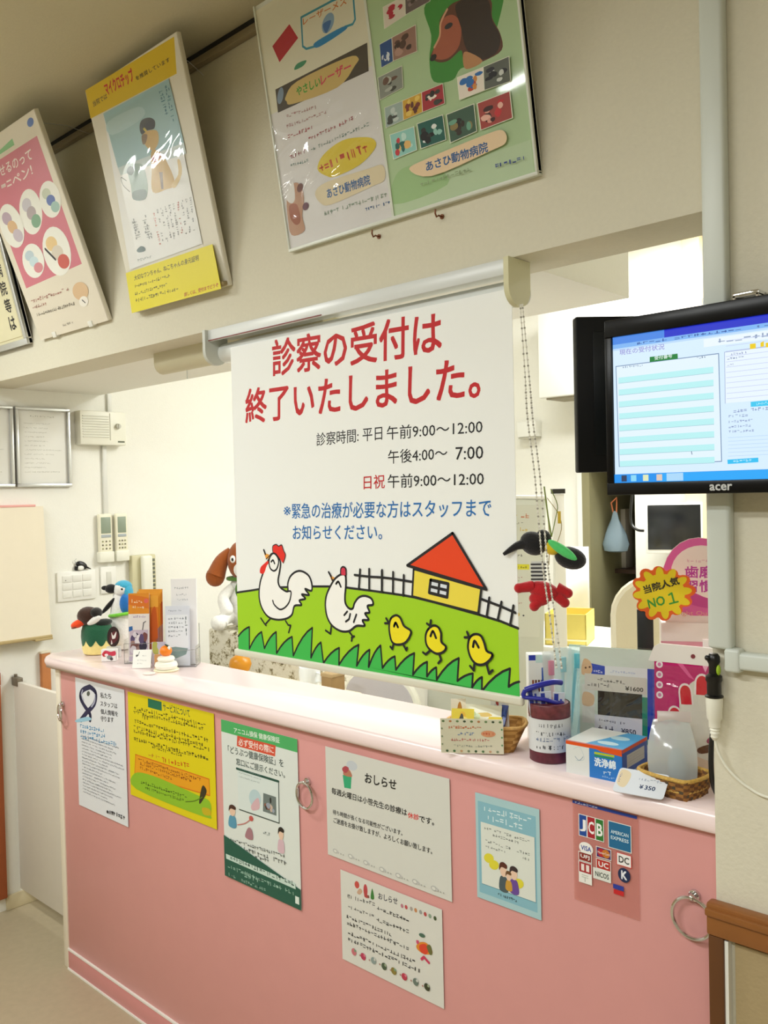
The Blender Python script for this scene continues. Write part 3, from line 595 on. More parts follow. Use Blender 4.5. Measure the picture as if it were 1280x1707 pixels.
t = hung('poster_panel', 'pink ear-care poster with white oval pictures, second leaning panel from the left', 'poster', -.038, 2.077, 20.5, .431, .592, .013, BOARD)
s = Sheet(.429, .59, 'e2dac8', rough=.4)
a = [(.3986,.5292),(.3959,.1726),(.0322,.1651)]
s.poly([(a[2][0], a[0][1]), a[0], a[1], a[2]], 'cf7686')
s.poly([(.1152,.5457),(.2678,.559),(.267,.5411),(.1109,.5408)], '86bd84'); ell3(s, [(.39,.5676),(.4083,.5657),(.3958,.578)], '3d61aa')
s.text('せるのって', [(.1252,.487),(.3345,.4838),(.1331,.5134)], 'f2e6e2', .01); s.faint([(.0054,.49),(.1203,.4874),(.0138,.5169)], 'f0dcd8', n=3, dens=1); s.text('ペン!', [(.1811,.4461),(.3094,.4493),(.1869,.4703)], 'f2e6e2', .01); s.faint([(.0231,.4498),(.1755,.4453),(.0341,.4762)], 'f0dcd8', n=4, dens=1)
for i, (q, cc) in enumerate((([(.2228,.3605),(.2901,.3555),(.2481,.4208)], ('c8c4cc', 'b0a4a8', '7fa88c')), ([(.3509,.3663),(.4088,.3605),(.3665,.4141)], ('c4ccb8', '5a70b0', '9fc0b8')), ([(.2865,.2304),(.3648,.2239),(.3057,.2986)], ('e6c890', 'd8cfc0', 'c85a50')), ([(.136,.2321),(.2035,.2282),(.1521,.2813)], ('bccfd8', 'c8dde4', 'd48a94')), ([(.0855,.3497),(.1555,.3386),(.1017,.413)], ('b8a4b4', 'd8b48a', 'c4b8c4')))):
    ell3(s, q, 'eeeee6'); c, e1, e2 = [Vector(p) for p in q]
    for k, cx in enumerate(cc):
        o2 = c+(e1-c)*(-.25+.3*k)+(e2-c)*(.35-.4*k); ell3(s, [tuple(o2), tuple(o2+(e1-c)*.42), tuple(o2+(e2-c)*.3)], cx)
s.line([(.2299,.2495),(.2646,.2116)], .008, '2a2a30')
ell3(s, [(.3385,.1027),(.3833,.1013),(.3429,.1284)], 'd9b890'); ell3(s, [(.3361,.072),(.3625,.072),(.3397,.0869)], 'eeeae0'); s.line([(.331,.0773),(.3418,.0675)], .004, '2a2a30')
for i, (q, c) in enumerate((([(.0288,.1165),(.276,.1137),(.0345,.1299)], 'b07a70'), ([(.0242,.0981),(.1197,.0967),(.0282,.1094)], 'b07a70'), ([(.0299,.073),(.2806,.07),(.0339,.0844)], '6a6458'), ([(.169,.0206),(.2348,.02),(.1712,.0288)], '8a8478'))): s.faint(q, c, seed=i)
s.done('pink_poster', (0, 0, 0), (1, 0, 0), (0, 1, 0), t)
for x in (.1, .33): obj('bottom_clip', box(B(), x-.012, x+.012, -.004, .014, -.014, .004, bev=.002), mat('clip_clear', 'e8e8e0', .3), t)

t = hung('framed_notice', 'silver framed notice with bold black vertical writing at the far left of the posters', 'framed notice', -.55, 2.077, 13.4, .432, .6, .012, BOARD)
s = Sheet(.41, .58, 'e3ddb9', rough=.4)
s.line([(.02, .02), (.385, .02), (.385, .565), (.02, .565)], .0018, 'a8975a', closed=True)
s.vtext('撮影・病院等は', .318, .44, .044, .058, '17151a', .02)
s.done('notice_sheet', (.01, .01, 0), (1, 0, 0), (0, 1, 0), t)
bm = B(); W_, H_ = .432, .6
for a in ((0, W_, 0, .02), (0, W_, H_-.02, H_), (0, .02, .02, H_-.02), (W_-.02, W_, .02, H_-.02)): box(bm, a[0], a[1], a[2], a[3], -.014, .008, 0, .002)
obj('frame', bm, ALU, t)

# ================================================================ papers on the counter front
def stuck(s, name, x, z, label, cat='notice', group='papers on the counter front'):
    o = s.done(name, (x, -.0025, z)); tag(o, label, cat, group); return o
def FR(w_, h_, paper, **k): return Sheet(w_, h_, paper, th=.0005, **k)
# A
s = FR(.297, .412, 'e6eaf0', rough=.35); ND = '23305c'
for q in ([(.0934,.3934),(.1273,.3805),(.1182,.344),(.0669,.3078),(.0293,.2785)], [(.0934,.3934),(.0462,.3763),(.0303,.3525),(.0505,.3303),(.0881,.3076),(.0869,.2878)]): s.line(q, .016, '2c3156', True)
for q in ([(.0462,.3763),(.038,.3608),(.0514,.3448)], [(.1234,.3729),(.12,.3513),(.1001,.3324)]): s.line(q, .006, 'b8bcd4', True)
ell3(s, [(.0821,.3706),(.0921,.3727),(.0826,.3785)], '58605a')
for i, (txt, q) in enumerate((('私たち', [(.1573,.3672),(.2211,.373),(.1563,.3845)]), ('スタッフは', [(.1558,.3426),(.2555,.349),(.1547,.3581)]), ('個人情報を', [(.1557,.3181),(.2574,.3255),(.1553,.3338)]), ('守ります', [(.1544,.2952),(.2302,.3031),(.1554,.3118)]))): s.text(txt, q, '2a2c38', .012)
s.poly([(-.0039,.2732),(.0733,.2963),(.094,.289),(.0067,.2677)], '9fd0e8', True)
for i in range(3): s.faint([(a, b-.017*i) for a, b in ([(.0217,.251),(.1781,.2619),(.0226,.2656)] if i < 2 else [(.0217,.251),(.2508,.2665),(.0226,.2656)])], '4f9fd0', seed=i, dens=1)
s.faints(.03, .045, .285, .235, 19, '5a6070', .5, 3, .45); s.text('●病院', [(.1734,.0126),(.2168,.0169),(.1741,.025)], '23252c'); s.faint([(.2001,.0137),(.2814,.0159),(.2011,.0295)], '23252c', seed=2, dens=1, n=6)
stuck(s, 'paper_notice', .104, .571, 'white privacy notice with dark blue ribbon emblem stuck at left end of pink counter')
# B
s = FR(.425, .307, 'dfcf12')
s.rect(*[(.109,.2765)][0], *[(.1798,.3021)][0], '1f6f52'); s.text('サービスについて', [(.1877,.2791),(.317,.2803),(.185,.2999)], '1c4a3c', .012)
for i, (q) in enumerate(([(.0333,.2562),(.3895,.2651),(.0316,.2692)], [(.0285,.2443),(.3789,.254),(.0276,.2566)], [(.0768,.2366),(.1085,.2374),(.0759,.2496)], [(.0336,.2173),(.3991,.2255),(.0327,.2304)], [(.0277,.1999),(.3768,.2086),(.0268,.213)], [(.0271,.1878),(.3143,.198),(.0261,.1996)], [(.3283,.1977),(.4033,.2015),(.3275,.2098)], [(.0282,.1645),(.3968,.1763),(.0265,.1775)], [(.1239,.1587),(.2736,.1627),(.1229,.1697)])): s.faint(q, '4a4618', seed=i, dens=.95)
s.faint([(.1029,.1321),(.165,.1346),(.102,.145)], 'c8892a', n=4, dens=.7); s.faint([(.1724,.1305),(.3079,.1376),(.1717,.1462)], 'd2571c', n=9, dens=1)
q = [(.0343,.1257),(.3965,.1282),(.3978,.0844),(.027,.0688)]; s.poly(q, 'e8a21c'); s.line(q, .003, 'd9751a', closed=True)
for i, qq in enumerate(([(.0496,.1087),(.3621,.1129),(.0478,.1194)], [(.0572,.0992),(.3166,.1012),(.0554,.1098)], [(.0566,.0872),(.2226,.0876),(.0555,.0975)])): s.faint(qq, '8a3c12', seed=i, dens=1)
s.poly([(.027,.0688),(.1315,.0815),(.3396,.0735),(.397,.0682),(.3988,.0345),(.3679,.0211),(.0327,.0233)], '8fbf2c', True)
for i, qq in enumerate(([(.0583,.0443),(.2931,.0508),(.0573,.0564)], [(.0817,.0326),(.2783,.0391),(.0806,.0425)])): s.faint(qq, '2c4a12', seed=i, dens=1)
s.poly([(.3613,.0965),(.3719,.1061),(.3848,.0936),(.3702,.0702),(.3523,.0519),(.3494,.0614)], '3a3420', True); s.line([(.2856,.0429),(.3283,.0546),(.3636,.0727)], .003, '5a7a1c', True); s.poly([(.3622,.044),(.3961,.0479),(.3987,.0324),(.3682,.0272)], 'c8b020', True)
stuck(s, 'paper_notice', .42, .674, 'bright yellow notice with green and orange boxes stuck on pink counter')
# C
s = FR(.298, .41, 'dfe6e2', rough=.35)
s.poly([(0, .41), (.298, .41), (.298, .378), (0, .378)], '4fb068'); s.text('アニコム損保 健康保険証', [(.0547,.383),(.2345,.3884),(.0535,.3975)], 'eef6ee', .008)
s.poly([(.0669,.3786),(.2185,.3804),(.2152,.3529),(.0645,.3512)], 'd9553c'); s.text('必ず受付の際に', [(.0721,.3545),(.2109,.3584),(.0716,.3729)], 'f8efe8', .012)
s.text('「どうぶつ健康保険証」を', [(.0271,.3269),(.2461,.3323),(.0261,.3462)], '4a5a58', .012); s.text('窓口にご提示ください。', [(.0605,.3023),(.2506,.307),(.06,.3195)], '4a5a58', .012)
q = [(.0632,.2932),(.228,.295),(.2255,.1899),(.0648,.1874)]; s.poly(q, 'dbe6e4'); s.line([(.2262,.2928),(.2244,.1914),(.0679,.1889)], .003, '3c4c48'); s.line([(.0613,.2928),(.2263,.2939)], .006, '235044')
s.faints(.07, .27, .17, .31, 4, '8aa0a0', .4, 3); ell3(s, [(.1333,.2317),(.1569,.2332),(.1343,.2545)], 'bcd4da'); s.poly([(.1175,.211),(.1453,.2362),(.1501,.211),(.123,.199)], 'd8b4bc', True)
pquad(s, [(.1665,.2529),(.2151,.2536),(.2149,.2076),(.1634,.2066)], ['6f7c7a', 'c8b4a4', '2a2c2c', '8a5c4a', '9aa4b4'], 5, 8, None)
def person_print(s, q, hair, top):
    c, e1, e2 = [Vector(p) for p in q]; P = lambda x, y: tuple(c+(e1-c)*x+(e2-c)*y)
    s.poly([P(-.7, -2.6), P(-.6, -1), P(0, -.7), P(.6, -1), P(.7, -2.6)], top, True); ell3(s, [P(0, 0), P(.55, 0), P(0, .8)], 'e8c8b0'); s.poly([P(-.7, -.1), P(-.6, .8), P(0, 1.1), P(.6, .8), P(.5, .35), P(-.3, .4)], hair, True)
person_print(s, [(.0394,.1776),(.0613,.1788),(.0401,.1933)], '4a2c24', '5a9ab8'); person_print(s, [(.2312,.1656),(.2478,.1661),(.2319,.1823)], '2a2420', 'd8b8c4')
s.line([(.0599,.1475),(.0911,.159),(.1161,.1765)], .0025, 'c87a74', True); ell3(s, [(.1161,.1773),(.1245,.1777),(.1164,.1842)], 'c85a54'); s.poly([(.0896,.1241),(.1029,.1504),(.1179,.1484),(.1198,.1242)], 'a87a84', True)
s.faint([(.1621,.1482),(.1968,.1514),(.1613,.1573)], '8a9494', n=5)
for i, q in enumerate(([(.0168,.0958),(.2539,.1112),(.0153,.1052)], [(.0447,.0854),(.2505,.0938),(.044,.0969)], [(.0442,.0736),(.1826,.0825),(.0434,.0831)])): s.faint(q, '5a5f5c', seed=i)
s.poly([(.019,.0748),(.0275,.0946),(.0355,.076)], 'd8985a')
a = [(-.0039,.0628),(.2874,.0644)]; s.poly([(0, 0), (.298, 0), (.298, .05), (0, .107)], '1f5a4a')
s.poly([(.0068,.0589),(.2792,.0602),(.2802,.046),(.0082,.0463)], 'c8ddd4'); s.faint([(.0242,.0479),(.2761,.0513),(.0234,.0603)], '1f4a40', dens=1)
for i, q in enumerate(([(.0135,.0222),(.2752,.0282),(.0121,.0336)], [(.0666,.0177),(.1568,.0189),(.0661,.033)], [(.0158,.0032),(.0474,.0036),(.015,.0128)], [(.0691,.0029),(.1679,.0071),(.0682,.0123)])): s.faint(q, '9fc4b4', seed=i)
s.rect(.278, .012, .292, .03, 'e0ece6')
stuck(s, 'insurance_poster', .876, .562, 'white and green pet insurance poster stuck left of the middle ring pull', 'poster')
# D
s = FR(.363, .25, 'd6d7d0')
K = '1d1d1c'
ell3(s, [(.0853,.2218),(.1024,.2225),(.0856,.2328)], 'c4cbd2'); s.poly([(.0553,.1952),(.0836,.1961),(.0804,.1688),(.0594,.1671)], '37a878'); s.poly([(.058,.1958),(.0616,.2089),(.0734,.2126),(.0828,.2049),(.0836,.1961)], 'b87a60', True); s.poly([(.0538,.2087),(.0638,.2168),(.0754,.2144),(.0692,.2035),(.0594,.2016)], 'b04a54', True)
s.text('おしらせ', [(.1251,.1928),(.2178,.1961),(.1258,.2137)], K, .022)
s.text('毎週火曜日は小笹先生の診療は', [(.0178,.1442),(.2462,.1466),(.0183,.1591)], K, .016); s.text('休診', [(.2489,.1441),(.2799,.1456),(.2493,.1563)], 'd9403c', .016); s.text('です。', [(.2808,.1433),(.3202,.1453),(.2812,.1569)], K, .016)
s.text('待ち時間が長くなる可能性がございます。', [(.0202,.0979),(.2322,.1017),(.0206,.1092)], K, .008); s.text('ご迷惑をお掛け致しますが、よろしくお願い致します。', [(.0215,.0786),(.3136,.084),(.0219,.0911)], K, .008)
pr_ = [(.0252,.0143),(.0743,.0155),(.1218,.0142),(.1705,.0129),(.218,.0131),(.2653,.0137),(.3164,.0147)]
for i, (x, y) in enumerate(pr_):
    s.ell(x, y, .0075, .005, 'b4b4b2'); s.ell(x+.009, y-.001, .003, .003, 'c2c2c0'); s.ell(x, y, .005, .0032, 'dedfd8'); s.ell(x+.018, y-.002, .0016, .0016, 'a8a8a4'); s.ell(x+.026, y-.002, .0016, .0016, 'a8a8a4')
stuck(s, 'paper_notice', 1.271, .723, 'white closing-day notice with flower pot picture, upper of two right of the middle ring')
# E
s = FR(.296, .205, 'd9d9d2')
for q, c in (([(.0522,.1851),(.0596,.1856),(.0519,.1769)], 'c85048'), ([(.0786,.1802),(.0849,.1797),(.0781,.1662)], 'c04a50')): ell3(s, [q[0], q[1], q[2]], c)
s.poly([(.0516,.1675),(.061,.1796),(.0689,.175),(.0606,.1655)], 'c8a48a', True); s.poly([(.0939,.1676),(.0994,.1909),(.1049,.1698)], '3f7f3a', True); s.poly([(.0754,.1792),(.0803,.1829),(.0831,.1723),(.0894,.1719),(.0876,.1656),(.0749,.1652)], 'b84848', True); s.poly([(.0829,.1677),(.0887,.1722),(.0898,.1663)], '7a5040', True)
s.text('おしらせ', [(.1174,.1736),(.1734,.1777),(.1179,.1873)], '4c4c58', .015)
for i, (x, y) in enumerate([(.1867,.1791),(.1984,.1801),(.2129,.1811),(.225,.1818),(.2386,.1822),(.2512,.1818),(.2637,.1819),(.2775,.1816)]): s.ell(x, y, .004, .0045, ('b87888', 'c04a50', 'a8a098', 'c88a5a', '9a9a98', 'b84848', '8aa08a', '4a5a3a')[i])
for i, (q, c) in enumerate((([(.0208,.1461),(.1075,.1528),(.0212,.1561)], '5a5a5a'), ([(.1119,.1469),(.2062,.1496),(.1122,.1561)], '3a3a3a'), ([(.0217,.1234),(.1035,.1248),(.022,.1324)], '5a5a5a'), ([(.1096,.1211),(.2055,.1252),(.1098,.1303)], '3a3a3a'), ([(.0159,.0992),(.1547,.1016),(.0162,.108)], '3a3a3a'), ([(.0171,.0847),(.2043,.0878),(.0174,.0943)], '3a3a3a'), ([(.0196,.062),(.2209,.0662),(.0199,.0716)], '3a3a3a'), ([(.0191,.0477),(.2361,.0513),(.0194,.0573)], '3a3a3a'))): s.faint(q, c, seed=i, dens=1)
s.poly([(.225,.1081),(.2367,.1186),(.2536,.1221),(.2672,.1117),(.267,.1041),(.2557,.0991),(.2417,.0964),(.2276,.1002)], 'dd8a2c', True); s.poly([(.2336,.111),(.2507,.119),(.2588,.1088),(.2501,.0971),(.2361,.0988)], 'd8452c', True); s.poly([(.2254,.1191),(.2325,.1193),(.2308,.1122),(.2257,.1127)], 'c84a70', True)
ell3(s, [(.2414,.1343),(.2498,.1349),(.2415,.1386)], '4a6a58'); s.poly([(.2534,.1156),(.2633,.1211),(.2684,.1057),(.2614,.1011)], '6a6a3a', True); s.line([(.2385,.0833),(.2457,.0902),(.2512,.0867),(.2586,.0828)], .006, 'c83a5c')
for i, (x, y) in enumerate([(.0381,.0292),(.0672,.0288),(.0988,.0307),(.1306,.0295),(.159,.0295),(.1894,.0284),(.2213,.029),(.2523,.0297)]):
    s.ell(x, y, .0075, .008, ('c8707a', 'b83a5a', '8a9a98', '4a5a44', '8a7a3c', 'b83a50', '6a7a70', '3a4028')[i], i); s.ell(x+.004, y+.004, .003, .003, ('7aa07a', 'd8788a', 'c8cac4', '9aa88a')[i % 4])
    if i < 7: s.ell(x+.019, y-.001, .002, .002, 'b0847a')
stuck(s, 'paper_notice', 1.311, .494, 'white notice with bird picture and holly border, lower of two right of the middle ring')
# F
s = FR(.147, .207, 'a9ccd2', rough=.4)
s.rect(.006, .012, .139, .192, '86b9c9'); s.rect(.012, .03, .136, .152, 'dde2da'); s.line([(.012, .03), (.136, .03), (.136, .152)], .0012, '5a8aa0')
s.faint([(.02, .174), (.13, .174), (.02, .187)], 'dff0f4', n=11, dens=1, seed=1); s.faint([(.025, .158), (.11, .158), (.025, .171)], 'dff0f4', n=8, dens=1, seed=2)
for i, (x0, x1, y) in enumerate(((.02, .125, .139), (.04, .1, .13), (.022, .082, .114), (.022, .07, .104), (.095, .125, .114), (.105, .125, .104))): s.faint([(x0, y), (x1, y), (x0, y+.006)], '6a706c', seed=i)
for x, y in ((.03, .085), (.042, .075), (.098, .055), (.088, .045)): s.ell(x, y, .012, .009, 'ded43c', .4)
person_print(s, [(.064, .07), (.078, .07), (.064, .085)], '5a2c20', '4a5a60'); person_print(s, [(.088, .07), (.102, .07), (.088, .084)], '3a2c30', '6a4a9a'); person_print(s, [(.076, .062), (.086, .062), (.076, .072)], '6a4a2c', 'c89a3a')
s.faint([(.05, .018), (.094, .018), (.05, .024)], '2c3c48', n=9, dens=1)
stuck(s, 'paper_notice', 1.698, .753, 'small pale blue framed notice with two cartoon heads on the counter front')
# G
s = Sheet(.126, .19, mat('decal_film', 'd88c80', .25, alpha=.25), th=.0003, rough=.35)
s.rect(0, .1735, .124, .179, '24419c'); s.faint([(.004, .174), (.05, .174), (.004, .1785)], 'd8dcec', n=8)
def card(u, v, ww, hh, col, txt=None, tc='f4f4f4', bold=.02, frame='e8ece8'):
    s.rect(u-.0012, v-.0012, u+ww+.0012, v+hh+.0012, frame); s.rect(u, v, u+ww, v+hh, col)
    if txt: s.tb(txt, u+ww*.14, v+hh*.22, u+ww*.86, v+hh*.78, tc, bold)
for k, (c, ch_) in enumerate((('1f4a9c', 'J'), ('a82430', 'C'), ('2f7a34', 'B'))): card(.013+.0165*k, .119, .0145, .037, c, ch_)
card(.071, .113, .041, .045, '1f6a98'); s.tb('AMERICAN', .075, .138, .108, .144, 'd8ecf4', .01); s.tb('EXPRESS', .075, .128, .108, .134, 'd8ecf4', .01)
s.ell(.026, .098, .014, .011, 'f0f0ee'); s.tb('VISA', .016, .094, .036, .102, '24419c', .02)
card(.047, .09, .027, .017, '4a2a6c'); s.ell(.056, .0985, .0075, .0075, 'b8242c'); s.ell(.065, .0985, .0075, .0075, 'c8782c'); s.tb('MasterCard', .049, .0965, .072, .1005, 'f0f0f0')
card(.086, .087, .026, .02, 'f0eeee', 'DC', '3a3a3a', .02, 'cf3a34')
card(.012, .075, .024, .014, '8a2a24', 'UFJ'); card(.047, .07, .026, .016, 'b8322c', 'UC'); s.ell(.099, .071, .0115, .0125, '1c2c54'); s.tb('K', .094, .064, .104, .078, 'e8ecf4', .03)
card(.012, .054, .024, .018, 'a82c34'); s.rect(.016, .057, .022, .069, 'efe4e0'); s.rect(.026, .057, .032, .069, 'efe4e0'); s.rect(.011, .035, .037, .053, 'ecebe6'); s.tb('〒', .017, .038, .03, .05, 'b8bcb4')
card(.041, .051, .032, .017, 'dfe2dc'); s.tb('NICOS', .044, .055, .07, .0635, '3a4a44', .02)
s.rect(.078, .043, .098, .051, '2c3c9c'); s.rect(.079, .034, .098, .042, 'c8242c')
stuck(s, 'card_decal', 1.915, .815, 'clear decal of credit card marks stuck on the counter below the blue box', 'decal', None)

# ================================================================ right wall: monitor, cable ducts, plug
t = thing('wall_monitor', 'black flat monitor showing the bright blue reception queue page, hung on right wall', 'monitor', (2.267, -.1, 1.675))
bm = B(); x0, x1, z0, z1 = -.217, .217, -.137, .137; sx0, sx1, sz0, sz1 = -.205, .205, -.118, .11
for a in ((x0, x1, sz1, z1), (x0, x1, z0, sz0), (x0, sx0, sz0, sz1), (sx1, x1, sz0, sz1)): box(bm, a[0], a[1], -.006, .02, a[2], a[3], 0, .0015)
box(bm, x0+.006, x1-.006, .02, .034, z0+.01, z1-.01, 0, .004)
bz = obj('bezel', bm, mat('glossy_black', '060607', .3, spec=.25), t)
L = Sheet(.05, .014, base=False); L.dz = 1e-4; L.tb('acer', 0, 0, .032, .0085, 'c9cbcb', .02); L.done('bezel_logo', (-.052, -.0062, -.1325), (1, 0, 0), (0, 0, 1), bz)
E_ = 1.0
s = Sheet(.41, .228, 'd3e9fb', emit=E_, th=.0005)
def W(q): return q
top = [(-.0013,.2279),(.2355,.2262)]
s.rect(0, .2165, .41, .228, '1c2cc4'); s.rect(0, .2165, .085, .228, '4684e0'); s.rect(0, .21, .41, .2165, '7db2ee'); s.rect(0, .207, .41, .21, 'b8d6f4')  # lighter left end of the title bar is painted-in glare
s.faint([(.04, .2112), (.2, .2112), (.04, .2155)], '3a5aa0', n=16, seed=3, dens=.7); s.faint([(.22, .2112), (.38, .2112), (.22, .2155)], '5a7ab4', n=16, seed=4, dens=.7)
s.rect(.145, .194, .38, .2055, 'e6f1fb'); s.faint([(.165, .1965), (.36, .1965), (.165, .2035)], '8a9cb8', n=16, seed=5, dens=.8)
s.text('現在の受付状況', [(.0115,.1992),(.0851,.199),(.0112,.2077)], '8b83cc', .006)
q = [(.0049,.1824),(.1667,.1823),(.1687,.0271),(.0077,.0257)]; s.poly(q, 'dfeffc'); s.line(q, .0012, '6a84a8', closed=True)
a, b = q[0], q[2]
for i in range(8):
    y1 = q[0][1]-.018-i*.0186; s.rect(q[0][0]+.004, y1-.0085, q[1][0]-.008, y1, 'b6ecee')
    s.rect(q[0][0]+.004, y1-.0092, q[1][0]-.008, y1-.0085, '9cc4cc')
q2 = [(.0615,.1825),(.0616,.1903),(.1057,.1899),(.106,.1822)]; s.poly(q2, '147c34'); s.text('受付番号', [(.0692,.1846),(.0972,.1849),(.0693,.19)], 'e4f4ec', .01)
s.faint([(.0129,.1779),(.0515,.1776),(.0125,.1815)], '5a7494', seed=1); s.faint([(.1345,.1784),(.1487,.1782),(.1342,.1814)], '3a5474', seed=2); s.line([(.1246,.0434),(.1253,.0393)], .001, '3a5a7a')
xr0, xr1 = [(.1755,.1831),(.178,.0232)]
s.rect(xr0[0], .11, .4, xr0[1], 'e4f0fc'); s.line([(xr0[0], .11), (xr0[0], xr0[1]), (.4, xr0[1])], .0008, '94a4cc'); 
for i in range(12): s.rect(xr0[0]+.002, .116+i*.0075, .4, .1167+i*.0075, 'bfc8ea')
s.faint([(.1792,.171),(.2032,.171),(.1789,.1749)], '4a5a94', seed=6, dens=1); s.faint([(.1841,.1772),(.2071,.1772),(.1838,.1807)], '7a84b4', seed=7); s.faint([(.1791,.1629),(.1907,.1629),(.1788,.1662)], '9aa4c4', seed=7)
s.poly([(.2114,.19),(.2194,.1899),(.2195,.1828),(.2115,.1827)], 'e8c810'); s.poly([(.2259,.1896),(.2305,.1916),(.2306,.184),(.2258,.1839)], 'e8c810'); s.poly([(.2328,.1886),(.2423,.1887),(.2422,.1821),(.2328,.1822)], 'e8c810')
s.poly([(.2114,.1089),(.2592,.1093),(.2591,.1015),(.2115,.1018)], '3cc4ec'); s.faint([(.2191,.1031),(.2357,.1036),(.2192,.1073)], 'b8ecfa', n=7)
for i, q in enumerate(([(.1868,.095),(.2356,.0955),(.1869,.1)], [(.1799,.0884),(.2124,.0888),(.18,.0928)], [(.1798,.0812),(.2142,.0814),(.1799,.085)], [(.1797,.0738),(.2113,.0739),(.1798,.0777)], [(.1796,.0668),(.2158,.0666),(.1797,.0707)])): s.faint(q, '7884b4', seed=i+11)
a, b = [(.1789,.0602),(.1801,.0338)]
for i in range(6): s.rect(a[0], b[1]+(a[1]-b[1])*i/5, .4, b[1]+(a[1]-b[1])*i/5+.0006, 'b4d0ee')
s.poly([(.1777,.0291),(.2209,.0301),(.221,.0238),(.178,.0228)], '30bcee'); s.faint([(.1858,.0242),(.2125,.0249),(.1858,.0283)], 'c8f0fc', n=6)
s.rect(0, 0, .41, .0135, '1f8fe8'); s.rect(.075, .0005, .41, .013, '28a4f4')
for i, (x, c) in enumerate(((.012, '2c3c5c'), (.028, '8ad4f0'), (.048, 'dce4b8'), (.07, 'dcc4b4'), (.094, 'a4c4e4'))): s.rect(x, .002, x+.009, .0115, c)
s.rect(.086, .001, .112, .0125, 'a8d4f4')
s.done('screen', (-.205, -.0008, -.118), (1, 0, 0), (0, 0, 1), t)
bm = B(); box(bm, -.06, .06, .034, .06, -.06, .06, 0, .004)
box(bm, -.082, -.074, .05, .06, .1, .157, 1); cyl(bm, (-.078, .05, .128), (-.078, .05, .158), .0045, seg=12, mi=1); cyl(bm, (-.067, .05, .15), (-.05, .05, .15), .004, seg=12, mi=1)
box(bm, -.03, .008, .03, .06, .146, .154, 1, .001); box(bm, -.03, -.025, .03, .06, .1, .15, 1, .001); box(bm, .003, .008, .03, .06, .1, .15, 1, .001)
obj('wall_bracket', bm, [BLACK, CHROME], t)

t = thing('rear_monitor', 'black monitor turned toward the reception room, seen behind the wall monitor', 'monitor', (1.918, .028, 1.578), math.radians(45))
obj('rear_case', box(box(B(), 0, .40, -.012, .012, 0, .277, 0, .003), .03, .37, .012, .03, .03, .25, 0, .006), mat('matt_black', '08090a', .5, var=.08, spec=.2), t)
bm = B(); box(bm, .03, .37, -.0135, -.012, .03, .25, 0, .001); obj('back_panel', bm, mat('black_panel', '0b0f11', .35, spec=.25), t)
bm = B(); box(bm, .33, .4, .03, .06, .1, .18, 0, .003); tube(bm, [(.36, .05, .14), (.42, .0, .14), (.43, -.13, .14)], .012, 10); obj('swing_arm', bm, BLACK, t)

bm = B(); box(bm, XW+.001, XW+.037, -.062, -.04, 1.303, ZC, 0, .006, 3)
DUCT = mat('duct_grey', 'cdd3cc', .35)
tag(obj('cable_duct', bm, DUCT), 'upright pale grey cable duct running up the edge of the right wall', 'cable duct', 'cable ducts')
bm = B(); box(bm, XW+.03, 3.4, -.062, -.04, 1.275, 1.301, 0, .005, 3); box(bm, XW+.026, XW+.05, -.064, -.04, 1.27, 1.306, 0, .005, 3)
tag(obj('cable_duct', bm, DUCT), 'level pale grey cable duct crossing the right wall below the monitor', 'cable duct', 'cable ducts')
t = thing('cable_plug', 'black plug pushed into a white extension socket at the end of the upright duct', 'plug', (XW+.008, -.056, 1.295))
bm = B(); lathe(bm, [(.006, .0), (.009, -.004), (.0095, -.012), (.0075, -.016), (.0075, -.03), (.012, -.034), (.0125, -.04), (.0105, -.044), (.0105, -.062), (.0135, -.064), (.0135, -.066), (.002, -.066)], seg=20); ell(bm, (-.006, -.008, -.006), .0045, seg=10)
obj('plug_body', bm, BLACK, t); obj('green_mark', ell(B(), (.008, -.002, -.024), (.003, .005, .008), seg=12), mat('lime', 'a4c82c', .5), t)
bm = B(); lathe(bm, [(.012, -.066), (.0125, -.07), (.0115, -.098), (.009, -.102), (.0085, -.112), (.006, -.113), (.0075, -.116), (.006, -.118), (.0072, -.121), (.0058, -.124), (.0065, -.127), (.003, -.132)], seg=20)
so = obj('white_socket', bm, PLAST, t); so['label'] = 'white extension socket'
bm = B(); tube(bm, smoothpts([(0, 0, -.128), (.004, .003, -.15), (.018, .006, -.175), (.045, .01, -.197), (.08, .012, -.207), (.16, .013, -.2), (.4, .013, -.18)], k=8), .0022, 8)
obj('white_cord', bm, PLAST, t)
bm = B(); tube(bm, smoothpts([(2.181, .004, 1.212), (2.176, .004, 1.195), (2.165, .01, 1.15), (2.158, .02, 1.1), (2.158, .03, 1.06), (2.165, .05, 1.041), (2.178, .12, 1.041), (2.17, .22, 1.041)], k=8), .0042, 10); box(bm, 2.174, 2.19, -.002, .01, 1.2, 1.222, 0, .003)
tag(obj('power_cord', bm, BLACK), 'thick black power cord hanging down wall edge onto worktop behind the clear pouch', 'cord')

